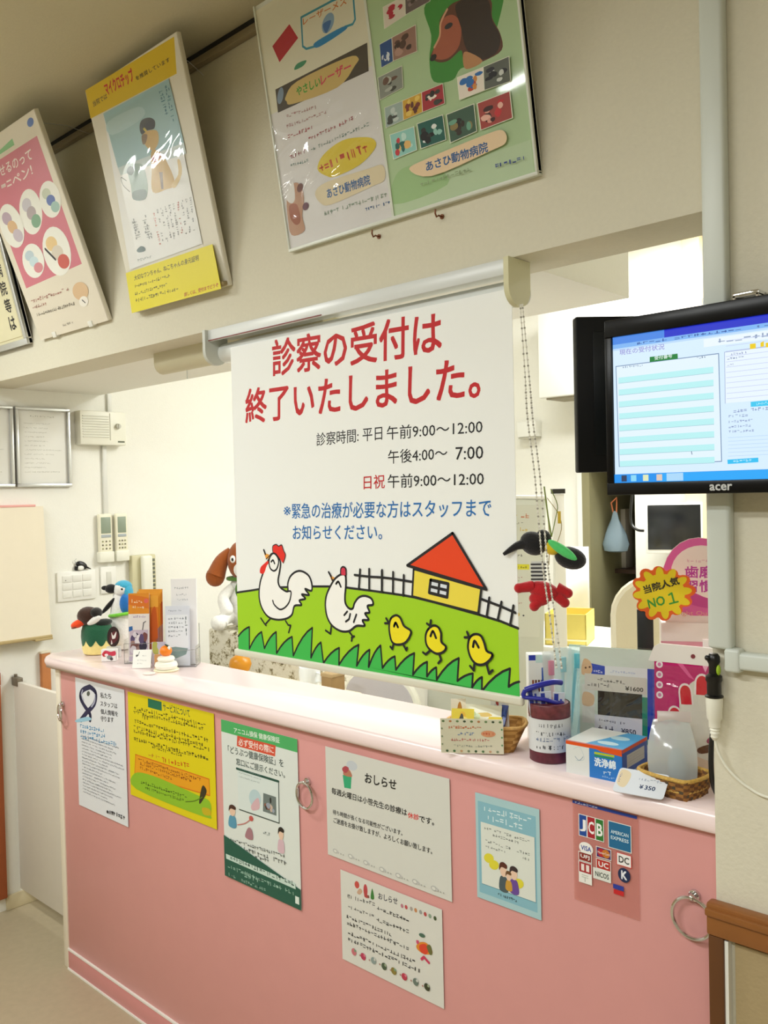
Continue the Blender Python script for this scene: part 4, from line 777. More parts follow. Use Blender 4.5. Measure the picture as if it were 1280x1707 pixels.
# ================================================================ left wall
def onwall(name, label, cat, y, z, group=None): return thing(name, label, cat, (XL, y, z), PI/2, group)   # local x = world y, local -y = into the room
for nm, y0, y1, lab in (('picture_frame', .13, .352, 'silver framed certificate on left wall beside the ivory wall box'), ('picture_frame', -.1, .122, 'silver framed certificate at the very left edge, partly out of view')):
    t = onwall(nm, lab, 'framed certificate', y0, 1.605, 'certificates on the left wall'); W_, H_ = y1-y0, .31
    bm = B()
    for a in ((0, W_, 0, .012), (0, W_, H_-.012, H_), (0, .012, .012, H_-.012), (W_-.012, W_, .012, H_-.012)): box(bm, a[0], a[1], -.016, 0, a[2], a[3], 0, .002)
    obj('frame', bm, ALU, t)
    s = Sheet(W_-.02, H_-.02, 'e4e3dc'); s.faint([(.05, .262), (.15, .262), (.05, .268)], 'a8a89e', n=10); s.faints(.025, .04, .18, .245, 12, 'b4b4aa', .3, 5, .5)
    s.done('certificate', (.01, -.004, .01), (1, 0, 0), (0, 0, 1), t)
t = onwall('wall_box', 'ivory wall box with louvres and a round knob beside the framed certificate', 'controller', .375, 1.772)
obj('case', box(B(), 0, .205, -.05, 0, 0, .138, bev=.006), PLAST, t)
bm = B()
for i in range(9): box(bm, .01, .125, -.0525, -.05, .03+i*.0105, .034+i*.0105)
box(bm, .13, .133, -.052, -.05, .02, .13); obj('louvre_panel', bm, mat('louvre_ivory', 'd2d1c4', .5), t)
bm = B(); cyl(bm, (.165, -.05, .078), (.165, -.062, .078), .012, .01); box(bm, .163, .167, -.065, -.06, .068, .088); obj('knob', bm, mat('knob_ivory', 'c9c8bc', .4), t)
bm = B(); box(bm, .165, .195, -.051, -.05, .012, .018); obj('dark_mark', bm, mat('mark_olive', '5a6048', .5), t)
bm = B(); box(bm, XL, XL+.012, .49, .51, 1.49, 1.772, 0, .003); box(bm, XL, XL+.012, .52, .54, 1.91, 1.99, 0, .003)
tag(obj('wire_cover', bm, mat('cover_white', 'dcdcd6', .4)), 'thin white wire cover running down the wall from the ivory wall box', 'wire cover')
for y, w_, lab in ((.458, .06, 'ivory remote control in wall holder, left of the pair below the wall box'), (.534, .054, 'narrower ivory remote control in wall holder, right of the pair below the wall box')):
    t = onwall('remote_control', lab, 'remote control', y, 1.295, 'remotes on the left wall')
    obj('body', box(B(), 0, w_, -.024, -.006, 0, .196, bev=.006, seg=3), mat('remote_ivory', 'ece8d2', .4), t)
    obj('holder', box(B(), -.003, w_+.003, -.03, 0, -.004, .04, bev=.004), PLAST, t)
    bm = B(); box(bm, .008, w_-.008, -.0252, -.024, .115, .182, 0, .0005); obj('display', bm, mat('lcd_green', '8d9a88', .25), t)
    bm = B(); box(bm, .008, w_-.008, -.0256, -.024, .098, .11, 0, .0005)
    obj('start_button', bm, mat('btn_grey', 'a8b0b4', .4), t)
    bm = B()
    for i in range(3):
        for j in range(3): cyl(bm, (.014+i*(w_-.028)/2, -.024, .052+j*.015), (.014+i*(w_-.028)/2, -.0262, .052+j*.015), .0036, seg=10, mi=(i+j) % 2)
    obj('key_pad', bm, [mat('btn_olive', '9a9a70', .5), mat('btn_brown', '6a6450', .5)], t)
t = onwall('switch_plate', 'white light switch plate with nine rockers behind the duck plush', 'light switch', .28, 1.146)
obj('cover_plate', box(B(), 0, .164, -.009, 0, 0, .118, bev=.003), mat('switch_white', 'efeee8', .35), t)
for i in range(3):
    for j in range(3):
        obj('rocker', box(B(), .02+i*.043, .057+i*.043, -.0115, -.009, .014+j*.031, .041+j*.031, bev=.001), mat('rocker_white', 'e4e3dc', .35), t)
bm = B(); cyl(bm, (.033, -.0115, .084), (.033, -.0122, .084), .002, seg=8); obj('pilot_light', bm, mat('dot_dark', '4a4844', .5), t)
t = onwall('wall_socket', 'narrow white socket plate between the switch plate and the intercom', 'socket', .468, 1.16)
obj('cover_plate', box(B(), 0, .07, -.009, 0, 0, .112, bev=.003), mat('switch_white', 'efeee8', .35), t)
bm = B(); box(bm, .024, .046, -.011, -.009, .02, .09, 0, .001); obj('socket_insert', bm, mat('socket_grey', 'd4d3ca', .4), t)
t = onwall('intercom', 'ivory wall intercom handset with a column of dark buttons behind orange brochures', 'intercom', .6, 1.11)
obj('base', box(B(), 0, .115, -.03, 0, 0, .2, bev=.005), mat('intercom_base', 'cfc9a4', .45), t)
obj('handset', box(B(), .035, .085, -.058, -.032, .004, .198, bev=.01, seg=3), PLAST, t)
bm = B()
for i in range(8): box(bm, .09, .108, -.034, -.03, .045+i*.018, .056+i*.018, 0, .001)
obj('button_row', bm, mat('btn_dark', '6e7264', .5), t)
t = onwall('bird_ornament', 'tiny black and white bird ornament perched on the switch plate', 'ornament', .385, 1.264)
bm = B(); ell(bm, (0, -.008, .022), (.026, .008, .015), rot=(0, .45, 0)); cyl(bm, (-.022, -.008, .018), (-.026, -.008, .004), .008, .006); obj('body', bm, BLACK, t)
obj('belly', ell(B(), (-.006, -.012, .012), (.014, .006, .011)), WHITE, t)
bm = B(); cyl(bm, (.022, -.008, .012), (.04, -.008, .004), .004, .0015); obj('beak', bm, BLACK, t)
bm = B(); tube(bm, [(-.02, -.008, .03), (-.03, -.008, .042), (-.022, -.008, .05)], .0012); obj('tail', bm, GREY, t)
t = onwall('folding_board', 'cream fold-up board on the left wall with a pink top edge', 'folding board', -.2, 1.03)
obj('panel', prism(B(), [(0, 0), (0, .5), (-.022, .5), (-.055, 0)], 0, .425, M=Matrix(((0, 0, 1, 0), (0, 1, 0, 0), (0, 0, 1, 0), (0, 0, 0, 1))) if False else Matrix(((0, 0, 1, 0), (1, 0, 0, 0), (0, 1, 0, 0), (0, 0, 0, 1)))), CREAM, t)
obj('pink_edge', box(B(), 0, .395, -.024, -.001, .498, .507, bev=.002), mat('edge_pink', 'e8a8a0', .45), t)
bm = B(); box(bm, 0, .43, -.058, 0, -.012, .001, 0, .003); box(bm, .36, .43, -.06, -.02, -.018, -.01, 0, .002); obj('bottom_rail', bm, mat('rail_tan', 'b5a070', .5), t)
bm = B(); box(bm, XL, XL+.022, .2, .236, .60, .96, 0, .003); box(bm, XL, XL+.024, .198, .238, .955, .963, 1, .002)
tag(obj('wood_batten', bm, [mat('orange_wood', 'c07a45', .5, var=.1), CREAM]), 'short orange wooden batten on the left wall behind the white gate', 'batten')

# ================================================================ left end of the worktop
RZ = math.radians(42.9)                       # faces the waiting side
PLU = lambda n, h: mat('plush_'+n, h, .95, var=.12, vscale=120, bump=.6, bscale=260, sheen=.3)
t = thing('duck_plush', 'duck plush with brown head, orange bill and cream belly at left end of worktop', 'plush toy', (.045, .11, ZT), RZ)
def ringlathe(bm, prof, wave=0, nz=9, seg=72, ry=.85, mi=0):
    rings = []
    for (r, z, wv) in prof:
        rings.append([bm.verts.new((r*math.cos(2*PI*k/seg), r*ry*math.sin(2*PI*k/seg), z+wv*wave*abs(math.sin(nz*PI*k/seg)))) for k in range(seg)])
    for a, b in zip(rings, rings[1:]):
        for k in range(seg): bm.faces.new((a[k], a[(k+1) % seg], b[(k+1) % seg], b[k])).material_index = mi
    bm.faces.new(rings[0][::-1]).material_index = mi; bm.faces.new(rings[-1]).material_index = mi; return bm
bm = ringlathe(B(), [(.038, 0, 0), (.046, .004, 0), (.05, .02, 0), (.05, .042, 0), (.046, .062, 0)], 0)
obj('belly', bm, PLU('cream', 'ead98c'), t)
bm = ringlathe(B(), [(.0508, .05, -1), (.0525, .062, -.6), (.051, .08, 0), (.046, .096, 0), (.035, .106, 0), (.01, .11, 0)], .02)
obj('back', bm, PLU('green', '14583a'), t)
bm = B(); ell(bm, (.012, .0, .1), (.04, .034, .015), rot=(0, -.2, 0)); obj('shoulder', bm, PLU('darkgreen', '101c14'), t)
bm = B(); ell(bm, (-.022, -.012, .128), (.038, .034, .032), rot=(0, .12, 0)); hd = obj('head', bm, PLU('brown', '3a1f10'), t)
ell_ = B(); ell(ell_, (.006, -.022, .14), (.02, .024, .018)); obj('head_patch', ell_, PLU('blackbrown', '15100c'), t)
bm = B(); ell(bm, (-.052, -.026, .106), (.026, .018, .013), rot=(0, -.35, .2)); ell(bm, (-.06, -.028, .097), (.016, .014, .006), rot=(0, -.35, .2), mi=1); obj('bill', bm, [PLU('orange', 'ee4a14'), PLU('bill_dark', '8a4a34')], t)
bm = B(); ell(bm, (.004, -.038, .117), (.026, .008, .011), rot=(0, -.5, 0)); obj('cheek', bm, PLU('white', 'efeeea'), t)
bm = B(); ell(bm, (-.045, .01, .047), (.008, .02, .012)); obj('wing_tip', bm, PLU('skyblue', '3aa4c8'), t)

t = thing('bird_plush', 'tall blue and white bird plush with a black bill standing behind the duck plush', 'plush toy', (.04, .205, ZT), RZ)
bm = B(); lathe(bm, [(.02, 0), (.034, .006), (.04, .05), (.04, .1), (.034, .15), (.026, .19), (.012, .205)], sx=1, sy=.9); obj('body', bm, PLU('white', 'efeeea'), t)
bm = B(); ell(bm, (.004, -.002, .205), (.027, .03, .028)); obj('head', bm, PLU('white', 'efeeea'), t)
bm = B(); ell(bm, (.008, .004, .216), (.029, .032, .021)); ell(bm, (.026, .0, .19), (.015, .03, .035)); obj('cap', bm, PLU('skyblue', '3aa4dc'), t)
bm = B(); ell(bm, (.022, -.024, .158), (.02, .016, .036)); ell(bm, (.03, .0, .15), (.018, .024, .04)); obj('throat_patch', bm, PLU('blue', '1f70c0'), t)
bm = B(); ell(bm, (-.03, -.01, .21), (.021, .016, .016)); ell(bm, (-.05, -.01, .213), (.013, .007, .008)); obj('bill', bm, PLU('black', '111014'), t)
bm = B(); ell(bm, (-.036, -.014, .155), (.008, .012, .04), rot=(0, .75, 0)); obj('wing', bm, PLU('black', '111014'), t)
bm = B(); ell(bm, (.012, -.028, .209), (.0045, .003, .0045), seg=10); obj('eye', bm, BLACK, t)
bm = B(); tube(bm, [(.006+.043*math.cos(k*PI/12), -.004+.04*math.sin(k*PI/12), .122+.006*math.sin(k*PI/12+2)) for k in range(24)], .006, 8, closed=True); obj('collar', bm, PLU('lime', '7ad03a'), t)

t = thing('photo_standee', 'oval dark standee with a white bunny shape beside the duck plush', 'standee', (.152, .108, ZT), RZ)
s = Sheet(.04, .066, '2c1614', th=.003, outline=[(.02+.02*math.cos(i*PI/14), .033+.033*math.sin(i*PI/14)) for i in range(28)])
s.poly([(.012, .044), (.03, .05), (.036, .03), (.022, .012), (.008, .02)], '5c1c24', True); s.poly([(.016, .028), (.014, .048), (.02, .036), (.03, .05), (.027, .03), (.02, .026)], 'e8e4e0', True); s.poly([(.012, .008), (.014, .024), (.018, .01)], 'e0d8d4')
s.done('oval_print', (-.02, 0, .034), (1, 0, 0), (0, .1, 1), t)
obj('clear_base', box(B(), -.022, .022, -.008, .012, 0, .036, bev=.002), mat('clear_base', 'd8dcdc', .1, alpha=.5), t)
t = thing('candy_box', 'small white box with red flowers in front of the oval standee', 'box', (.197, .068, ZT), RZ)
obj('carton', box(B(), -.024, .024, -.01, .01, 0, .038, bev=.001), mat('carton_white', 'ecebe8', .5), t)
s = Sheet(.046, .036, 'efeeec'); s.poly([(.002, .02), (.012, .034), (.03, .03), (.044, .032), (.044, .018), (.02, .016)], 'cf3a54', True); s.poly([(.004, .016), (.012, .03), (.016, .016)], 'c02c2c', True); s.ell(.026, .012, .009, .007, '8a9490'); s.ell(.032, .007, .005, .005, '4a4448'); s.ell(.016, .02, .006, .004, 'f0e4e8')
s.done('front_print', (-.023, -.0105, .001), (1, 0, 0), (0, 0, 1), t)

def holder(name, label, x, y, w_, d_, h_, group=None, rz=RZ):
    t = thing(name, label, 'brochure holder', (x, y, ZT), rz, group)
    bm = B(); box(bm, -w_/2, w_/2, -d_/2, d_/2, 0, .002); box(bm, -w_/2, w_/2, d_/2-.002, d_/2, .002, h_); box(bm, -w_/2, w_/2, -d_/2, -d_/2+.002, .002, h_*.42)
    box(bm, -w_/2, -w_/2+.002, -d_/2+.002, d_/2-.002, .002, h_*.5); box(bm, w_/2-.002, w_/2, -d_/2+.002, d_/2-.002, .002, h_*.5)
    obj('clear_rack', bm, ACRYL, t)
    bm = B()
    for sx in (-1, 1):
        for sy, hh in ((-1, h_*.42), (1, h_)): box(bm, sx*w_/2-.0009, sx*w_/2+.0009, sy*d_/2-.0009, sy*d_/2+.0009, 0, hh)
    box(bm, -w_/2, w_/2, -d_/2-.0008, -d_/2+.0008, h_*.42-.001, h_*.42+.001); box(bm, -w_/2, w_/2, -d_/2-.0008, -d_/2+.0008, 0, .0018); box(bm, w_/2-.0008, w_/2+.0008, -d_/2, d_/2, h_*.42-.001, h_*.42+.001)
    obj('rack_edge', bm, mat('edge_grey', '9a9c9c', .2, alpha=.45), t); return t
def leaflet(label, x, y, z, w_, h_, lean, paper, art, th=.002, group='leaflets in the clear holders', rz=RZ, turn=0):
    t = thing('leaflet', label, 'leaflet', (x, y, z), rz+turn, group)
    s = Sheet(w_, h_, paper, th=th, rough=.35); art(s)
    s.done('printed_card', (-w_/2, 0, 0), (1, 0, 0), (0, math.sin(lean), math.cos(lean)), t); return t
rx, ry = math.cos(RZ), math.sin(RZ)
def at(x, y, a, b): return x+a*rx-b*ry, y+a*ry+b*rx
hx, hy = .30, .125
holder('brochure_rack', 'clear plastic rack holding an orange topped leaflet and orange brochures', hx, hy, .1, .06, .15)
def art1(s):
    s.rect(0, .15, .066, .215, 'd98a24'); s.poly([(0, .18), (.066, .165), (.066, .2), (0, .212)], 'd2701e'); s.faint([(.01, .185), (.045, .18), (.01, .197)], 'f0d8b0', n=5, dens=1); s.faint([(.012, .168), (.05, .163), (.012, .178)], 'f4e0c4', n=5, dens=1); s.ell(.056, .19, .007, .007, 'd8645c')
    s.faint([(.015, .138), (.055, .135), (.015, .147)], 'a48ab4', n=7); s.photo(.004, .022, .062, .1, ['c4b4c4', '2a2440', '7a4a48', 'd8d0d8', '5a4a70', 'e4dce0', '9a7a74'], 4, 16); s.poly([(.002, .095), (.014, .1), (.013, .112), (.002, .11)], '2c64a4'); s.line([(.045, .1), (.048, .122), (.055, .126)], .0025, '4a4850'); s.rect(.003, .003, .063, .018, 'c8b8cc')
x, y = at(hx, hy, -.008, -.018); leaflet('orange topped leaflet with animals standing at the front of the left rack', x, y, ZT+.003, .066, .215, .1, 'e2dcd8', art1)
for i in range(4):
    x, y = at(hx, hy, .012+i*.003, .002+i*.0065)
    leaflet('orange brochure fanned behind the orange topped leaflet, %s' % ('the frontmost of four', 'second from the front', 'third from the front', 'the rearmost of four')[i], x, y, ZT+.003, .078, .205+i*.006, .04, ('d87a20', 'e09a30', 'cf6a1c', 'b04a20')[i], lambda s: (s.rect(0, s.h*.82, s.w, s.h, 'e8a43a'), s.rect(0, 0, s.w, s.h*.5, '8c7a84'), s.poly([(s.w*.6, .02), (s.w*.95, .05), (s.w*.9, s.h*.8), (s.w*.7, s.h*.7)], 'c85a1c', True)), turn=-.04*i)
hx2, hy2 = .455, .165
holder('brochure_rack', 'tall clear plastic rack with white leaflets right of the orange citrus ornament', hx2, hy2, .098, .06, .125)
def art2(s):
    s.rect(0, 0, s.w, s.h, 'd6dce8'); s.rect(.004, .055, s.w-.004, .155, 'e2e8f0'); s.faints(.008, .085, .06, .15, 5, '6a7484', .6, 3, .2); s.faint([(.058, .15), (.058, .09), (.069, .15)], '5a6c74', n=5, dens=1); s.faint([(.01, .165), (.05, .165), (.01, .17)], '8a94a4'); s.poly([(.004, .03), (.03, .022), (.062, .034), (.068, .052), (.03, .058), (.004, .054)], '7f9898')
def art3(s):
    s.faint([(.01, .23), (.06, .23), (.01, .238)], '8a909c', n=8); s.faint([(.016, .21), (.055, .21), (.016, .217)], '9aa0ac', n=7); s.faint([(.018, .195), (.052, .195), (.018, .201)], '9aa0ac', n=7)
x, y = at(hx2, hy2, -.008, -.018); leaflet('short pale blue leaflet at the front of the tall rack', x, y, ZT+.003, .074, .182, .06, 'd8dee8', art2)
x, y = at(hx2, hy2, .008, .012); leaflet('tall plain white leaflet at the back of the tall rack', x, y, ZT+.003, .078, .262, .04, 'ececee', art3, th=.008)
leaflet('small white folded card with musical note lying against the left rack', .393, .062, ZT+.001, .056, .056, .35, 'eef0ea', lambda s: (s.ell(.012, .038, .004, .003, '3a3a3a', .5), s.line([(.0155, .038), (.019, .05)], .0015, '3a3a3a'), s.faint([(.024, .036), (.042, .034), (.024, .04)], '8a9090'), s.faint([(.014, .022), (.044, .02), (.014, .026)], 'b0b4b0'), s.faint([(.014, .012), (.03, .011), (.014, .016)], 'b0b4b0')), group='small cards on the worktop')
leaflet('small pastel picture card standing behind the orange citrus ornament', .405, .12, ZT+.001, .052, .072, .12, 'd4ccd8', lambda s: (s.poly([(.004, .04), (.02, .035), (.018, .068), (.003, .07)], 'b4b45a', True), s.poly([(.02, .05), (.05, .045), (.05, .07), (.02, .07)], 'c8c0d4', True), s.poly([(.01, .004), (.022, .0), (.026, .03), (.012, .034)], 'a87a4a', True), s.poly([(.026, .02), (.046, .016), (.048, .04), (.028, .04)], '8a88b4', True)), group='small cards on the worktop')
t = thing('wooden_peg', 'short tan wooden stand propped left of the orange citrus ornament', 'stand', (.445, .085, ZT), RZ)
obj('peg', box(B(), -.008, .008, -.006, .008, 0, .045, bev=.002), mat('peg_wood', 'c8935c', .5, var=.1), t)
t = thing('citrus_ornament', 'white rice-cake ornament topped by an orange citrus on the worktop', 'ornament', (.487, .088, ZT), RZ)
bm = B(); lathe(bm, [(.01, 0), (.035, .0), (.038, .004), (.036, .007)], sy=.9); obj('base_plate', bm, mat('plate_cream', 'e8e4c4', .5), t)
bm = B(); lathe(bm, [(.02, .006), (.03, .008), (.034, .017), (.031, .026), (.02, .03)]); obj('lower_cake', bm, mat('cake_white', 'f2f0e4', .5), t)
bm = B(); lathe(bm, [(.015, .028), (.023, .031), (.026, .037), (.023, .043), (.012, .046)]); obj('upper_cake', bm, mat('cake_white', 'f2f0e4', .5), t)
ct_ = obj('citrus', ell(B(), (0, 0, .06), (.0185, .0185, .0165)), mat('citrus_orange', 'f08414', .4, bump=.2), t)
bm = B(); ell(bm, (.006, -.006, .077), (.009, .005, .0025), rot=(.2, .5, .5)); obj('leaf', bm, mat('leaf_dark', '1f3a2c', .5), ct_)
bm = B(); ell(bm, (.012, -.01, .07), (.004, .003, .006)); obj('white_tag', bm, WHITE, ct_)
t = thing('white_token', 'small white oval dish in front of the white rice-cake ornament', 'dish', (.492, .026, ZT), RZ)
bm = B(); lathe(bm, [(.012, 0), (.017, .001), (.019, .005), (.0175, .0055), (.014, .003)], sy=.75); obj('dish', bm, mat('dish_white', 'f2efe6', .3), t)

# ================================================================ right end of the worktop
# wicker basket of samples with a sign on its front
bx = thing('sign_basket', 'small wicker basket with a bordered white price sign at the right end of banner', 'basket', (1.692, .046, ZT), math.radians(33))
WICK = [mat('wicker_a', 'c2934c', .7, var=.25, vscale=90, bump=.9, bscale=120), mat('wicker_b', 'a67736', .7, var=.25, vscale=90, bump=.9, bscale=120), mat('wicker_c', 'd6ac66', .7), mat('wicker_c', 'd6ac66', .7)]
WICK2 = [mat('weave_a', '9a6a30', .7, var=.3, vscale=120, bump=.9, bscale=160), mat('weave_b', '6a4422', .7, var=.3, vscale=120, bump=.9, bscale=160), mat('weave_c', 'd2ab58', .6), mat('weave_d', '4a4030', .7)]
def basket(parent, w0, d0, w1, d1, h, m, mrim, rows=8, n=44):
    bm = B(); rings = []
    for j in range(rows+1):
        t_ = j/rows; W_, D_ = w0+(w1-w0)*t_, d0+(d1-d0)*t_; R_ = []
        for k in range(n):
            a = 2*PI*k/n; c, q = math.cos(a), math.sin(a); f = 1/max(abs(c), abs(q)); f = .35+.65*f if f < 1.3 else f*.93
            o_ = 1+.02*(1 if (k+j) % 2 else -1); R_.append(bm.verts.new((c*f*W_/2*o_, q*f*D_/2*o_, h*t_)))
        rings.append(R_)
    for j, (a, b) in enumerate(zip(rings, rings[1:])):
        for k in range(n): bm.faces.new((a[k], a[(k+1) % n], b[(k+1) % n], b[k])).material_index = ((k//2+j) % 2) + (2 if (k*7+j*3) % 11 == 0 else 0)
    bm.faces.new(rings[0][::-1])
    o = obj('woven_side', bm, m, parent, smooth=60); sd = o.modifiers.new('thickness', 'SOLIDIFY'); sd.thickness = .003
    bm = B(); tube(bm, [v*1 for v in [Vector((math.cos(2*PI*k/n)*(.35+.65*min(1.3, 1/max(abs(math.cos(2*PI*k/n)), abs(math.sin(2*PI*k/n)))))*w1/2, math.sin(2*PI*k/n)*(.35+.65*min(1.3, 1/max(abs(math.cos(2*PI*k/n)), abs(math.sin(2*PI*k/n)))))*d1/2, h)) for k in range(n)]], lambda t_: .0034, 8, closed=True)
    obj('rim', bm, mrim, parent); return o
basket(bx, .112, .066, .16, .094, .052, WICK, mat('wicker_rim', 'cfa45e', .7, var=.3, vscale=150, bump=.8))
s = Sheet(.122, .07, 'dcdac2', th=.001)
for i in range(9): s.ell(.006+i*.0138, .065, .0028, .0022, ('5c7a4a', 'b87a4a', '6a8a5a', '3a4a34')[i % 4])
for i in range(8): s.ell(.012+i*.014, .0045, .0026, .0024, ('3a5a3a', '4f7a4a', 'c8a07a', '7a8a6a')[i % 4])
for i in range(3): s.ell(.003, .018+i*.016, .0018, .002, '8a9a7a'); s.ell(.119, .018+i*.016, .0018, .002, '6a9a6a')
s.faint([(.015, .05), (.08, .05), (.015, .0565)], 'd26a34', n=14, dens=1, seed=2); s.faint([(.033, .037), (.066, .037), (.033, .044)], '3d78c4', n=6, dens=1, seed=3)
s.ell(.093, .041, .014, .0065, 'dc9a72'); s.faint([(.082, .038), (.104, .038), (.082, .044)], 'c8442c', n=4, dens=1); s.faint([(.02, .025), (.095, .025), (.02, .031)], 'c03048', n=15, dens=1, seed=5); s.faint([(.025, .013), (.1, .013), (.025, .018)], '9aa09a', n=16, seed=6)
s.done('price_sign', (-.086, -.0485, .003), (1, 0, 0), (0, -.12, 1), bx)
def packet(label, x, y, z, w_, h_, rx_, rz_, paper, cols, seed):
    t = thing('sample_packet', label, 'packet', (x, y, z), rz_, 'samples in the wicker basket')
    s = Sheet(w_, h_, paper, th=.003, rough=.3); s.photo(.003, .003, w_-.003, h_-.003, cols, seed, 6); s.done('printed_sachet', (-w_/2, 0, 0), (1, 0, 0), (0, math.sin(rx_), math.cos(rx_)), t)
bc, bq = math.cos(math.radians(33)), math.sin(math.radians(33))
def bk(a, b): return 1.675+a*bc-b*bq, .033+a*bq+b*bc
for i, (lab, a, b, z, w_, h_, lean, rz_, paper, cols) in enumerate((
    ('yellow sample packet poking up at the left of the sign basket', -.025, -.012, .03, .045, .05, .3, 31, 'e6d12a', ['e6d12a', 'f2e47a', '3a3a2c', 'e8b820']),
    ('white and orange sample packet standing at back left of the sign basket', -.035, .02, .03, .03, .062, .2, 40, 'e8e2d4', ['e8e2d4', 'd88a44', 'c05a44', 'b8803a']),
    ('long white sample packet with green print leaning across the sign basket', .012, .016, .03, .075, .052, .45, 24, 'e8ebdc', ['e8ebdc', 'b8cf9a', 'd4b44a', 'cfe0c4']),
    ('yellow sample packet at the right rim of the sign basket', .04, -.016, .032, .026, .034, .3, 31, 'e8d22c', ['e8d22c', 'f2ea9c', 'd8a81c']),
    ('dark blue pen-like sample at the right of the sign basket', .05, .012, .034, .014, .05, .5, 10, '26408c', ['26408c', '1a1c28', '3c5cac']),
    ('white sample sachet with dark marks at back right of the sign basket', .048, .034, .034, .036, .066, .25, 44, 'e4e6e4', ['e4e6e4', '3a3c48', 'a43a34', 'c8ccd0']))):
    x, y = bk(a, b); packet(lab, x, y, ZT+z, w_, h_, lean, math.radians(rz_), paper, cols, i+2)

# pen pot
t = thing('pen_pot', 'dark red patterned cylinder pot with a white paper label holding blue and white packets', 'pot', (1.828, .064, ZT), RZ)
bm = B(); lathe(bm, [(.036, 0), (.0385, .002), (.039, .108), (.0385, .11), (.0365, .11), (.036, .01), (.001, .008)], seg=40); obj('can', bm, mat('pot_maroon', '5d2230', .4, var=.75, vscale=70), t)
bm = B(); lathe(bm, [(.0388, .086), (.0398, .088), (.0398, .108), (.0388, .11)], seg=40); obj('rim_band', bm, mat('pot_band', '6d3138', .4, var=.7, vscale=110), t)
s = Sheet(.13, .062, base=False); s.z = .0002
for i in range(26): s.rect(.005*i, 0, .005*i+.005, .062, 'd5d8da'); s.z = .0002
for i, y in enumerate((.046, .031, .02, .006)): s.faint([(.03, y), (.086+.012*(i in (1, 2)), y), (.03, y+.009)], '30343a' if i != 2 else '6a7a9a', n=(8, 9, 10, 5)[i], seed=i, dens=.75 if i < 3 else .9)
s.tb('¥', .055, .006, .061, .014, '30343a', .01)
# wrap the label round the pot
for v in s.bm.verts:
    a = (v.co.x-.065)/.0395; rad = .0394+v.co.z; v.co = Vector((rad*math.sin(a), v.co.y, -.0+rad*math.cos(a)))
me_o = s.done('paper_label', (0, 0, .022), (1, 0, 0), (0, 0, 1), t)
# upright goods behind and in the pot
def boxgoods(label, x, y, rz, w_, d_, h_, hx, art, name='carton', cat='box', group=None, lean=0, z=ZT):
    t = thing(name, label, cat, (x, y, z), rz, group); t.rotation_euler = (-lean, 0, rz)
    obj('carton', box(B(), -w_/2, w_/2, -d_/2, d_/2, 0, h_, bev=.0012), mat('carton_'+hx, hx, .4), t)
    s = Sheet(w_-.002, h_-.002, hx, th=.0002, rough=.35); art(s); s.done('front_print', (-w_/2+.001, -d_/2-.0003, .001), (1, 0, 0), (0, 0, 1), t); return t
def art_t(s):
    s.rect(0, .165, .014, .176, '2b3cae'); s.rect(.014, .16, .032, .176, 'c8e4e0'); s.rect(.034, .166, .044, .172, '3a8c80'); s.rect(.026, .1, .032, .15, '2450b0'); s.rect(.03, .06, .048, .15, 'bfe2e0')
    for i, c_ in enumerate(('8a4a30', '6a3a2a', '5a2c24', '2c3c94')): s.rect(.006+i*.006, .085, .01+i*.006, .125, c_)
    s.rect(0, .02, .048, .06, 'd8e6ec'); s.faint([(.036, .11), (.036, .145), (.044, .11)], '8a9a9c', n=6)
boxgoods('tall white and blue toothpaste carton standing behind the dark red pot', 1.742, .165, RZ, .05, .03, .178, 'e8eceb', art_t, group='goods beside the pot')
for i, (a, b, ln, hh) in enumerate(((-.018, -.012, .12, .128), (-.004, -.018, .05, .12), (.01, -.014, -.06, .118))):
    x, y = 1.828+a*rx-b*ry, .064+a*ry+b*rx
    t = thing('toothbrush_pack', 'blue and white wrapped sachet in the dark red pot, %s of three' % ('leftmost', 'middle', 'rightmost')[i], 'sachet', (x, y, ZT+.012), RZ, 'sachets in the dark red pot')
    s = Sheet(.022, hh, 'c4cad8', th=.004, rough=.25); s.rect(.002, hh*.55, .01, hh*.98, '2a3a9c'); s.rect(.013, hh*.5, .017, hh*.9, '3a4aa4'); s.rect(.002, hh*.1, .02, hh*.45, 'aab4c8')
    s.done('wrapped_stick', (-.011, 0, 0), (1, 0, ln), (-ln, .05, 1), t)
t = thing('blue_band', 'dark blue plastic clip lying across the mouth of the dark red pot', 'clip', (1.824, .058, ZT+.11), RZ)
bm = B(); tube(bm, smoothpts([(-.04, -.012, .026), (-.02, -.016, .034), (.012, -.012, .04), (.03, .0, .036)], k=5), .0055, 10); tube(bm, smoothpts([(-.042, -.012, .012), (-.01, -.02, .01), (.014, -.02, .003), (.03, -.012, .0)], k=5), .004, 10); tube(bm, [(-.04, -.012, .026), (-.044, -.012, .018), (-.042, -.012, .012)], .0045, 8); tube(bm, [(.03, -.012, 0), (.022, .0, -.004)], .003, 8)
obj('blue_clip', bm, mat('clip_blue', '23289a', .3), t)
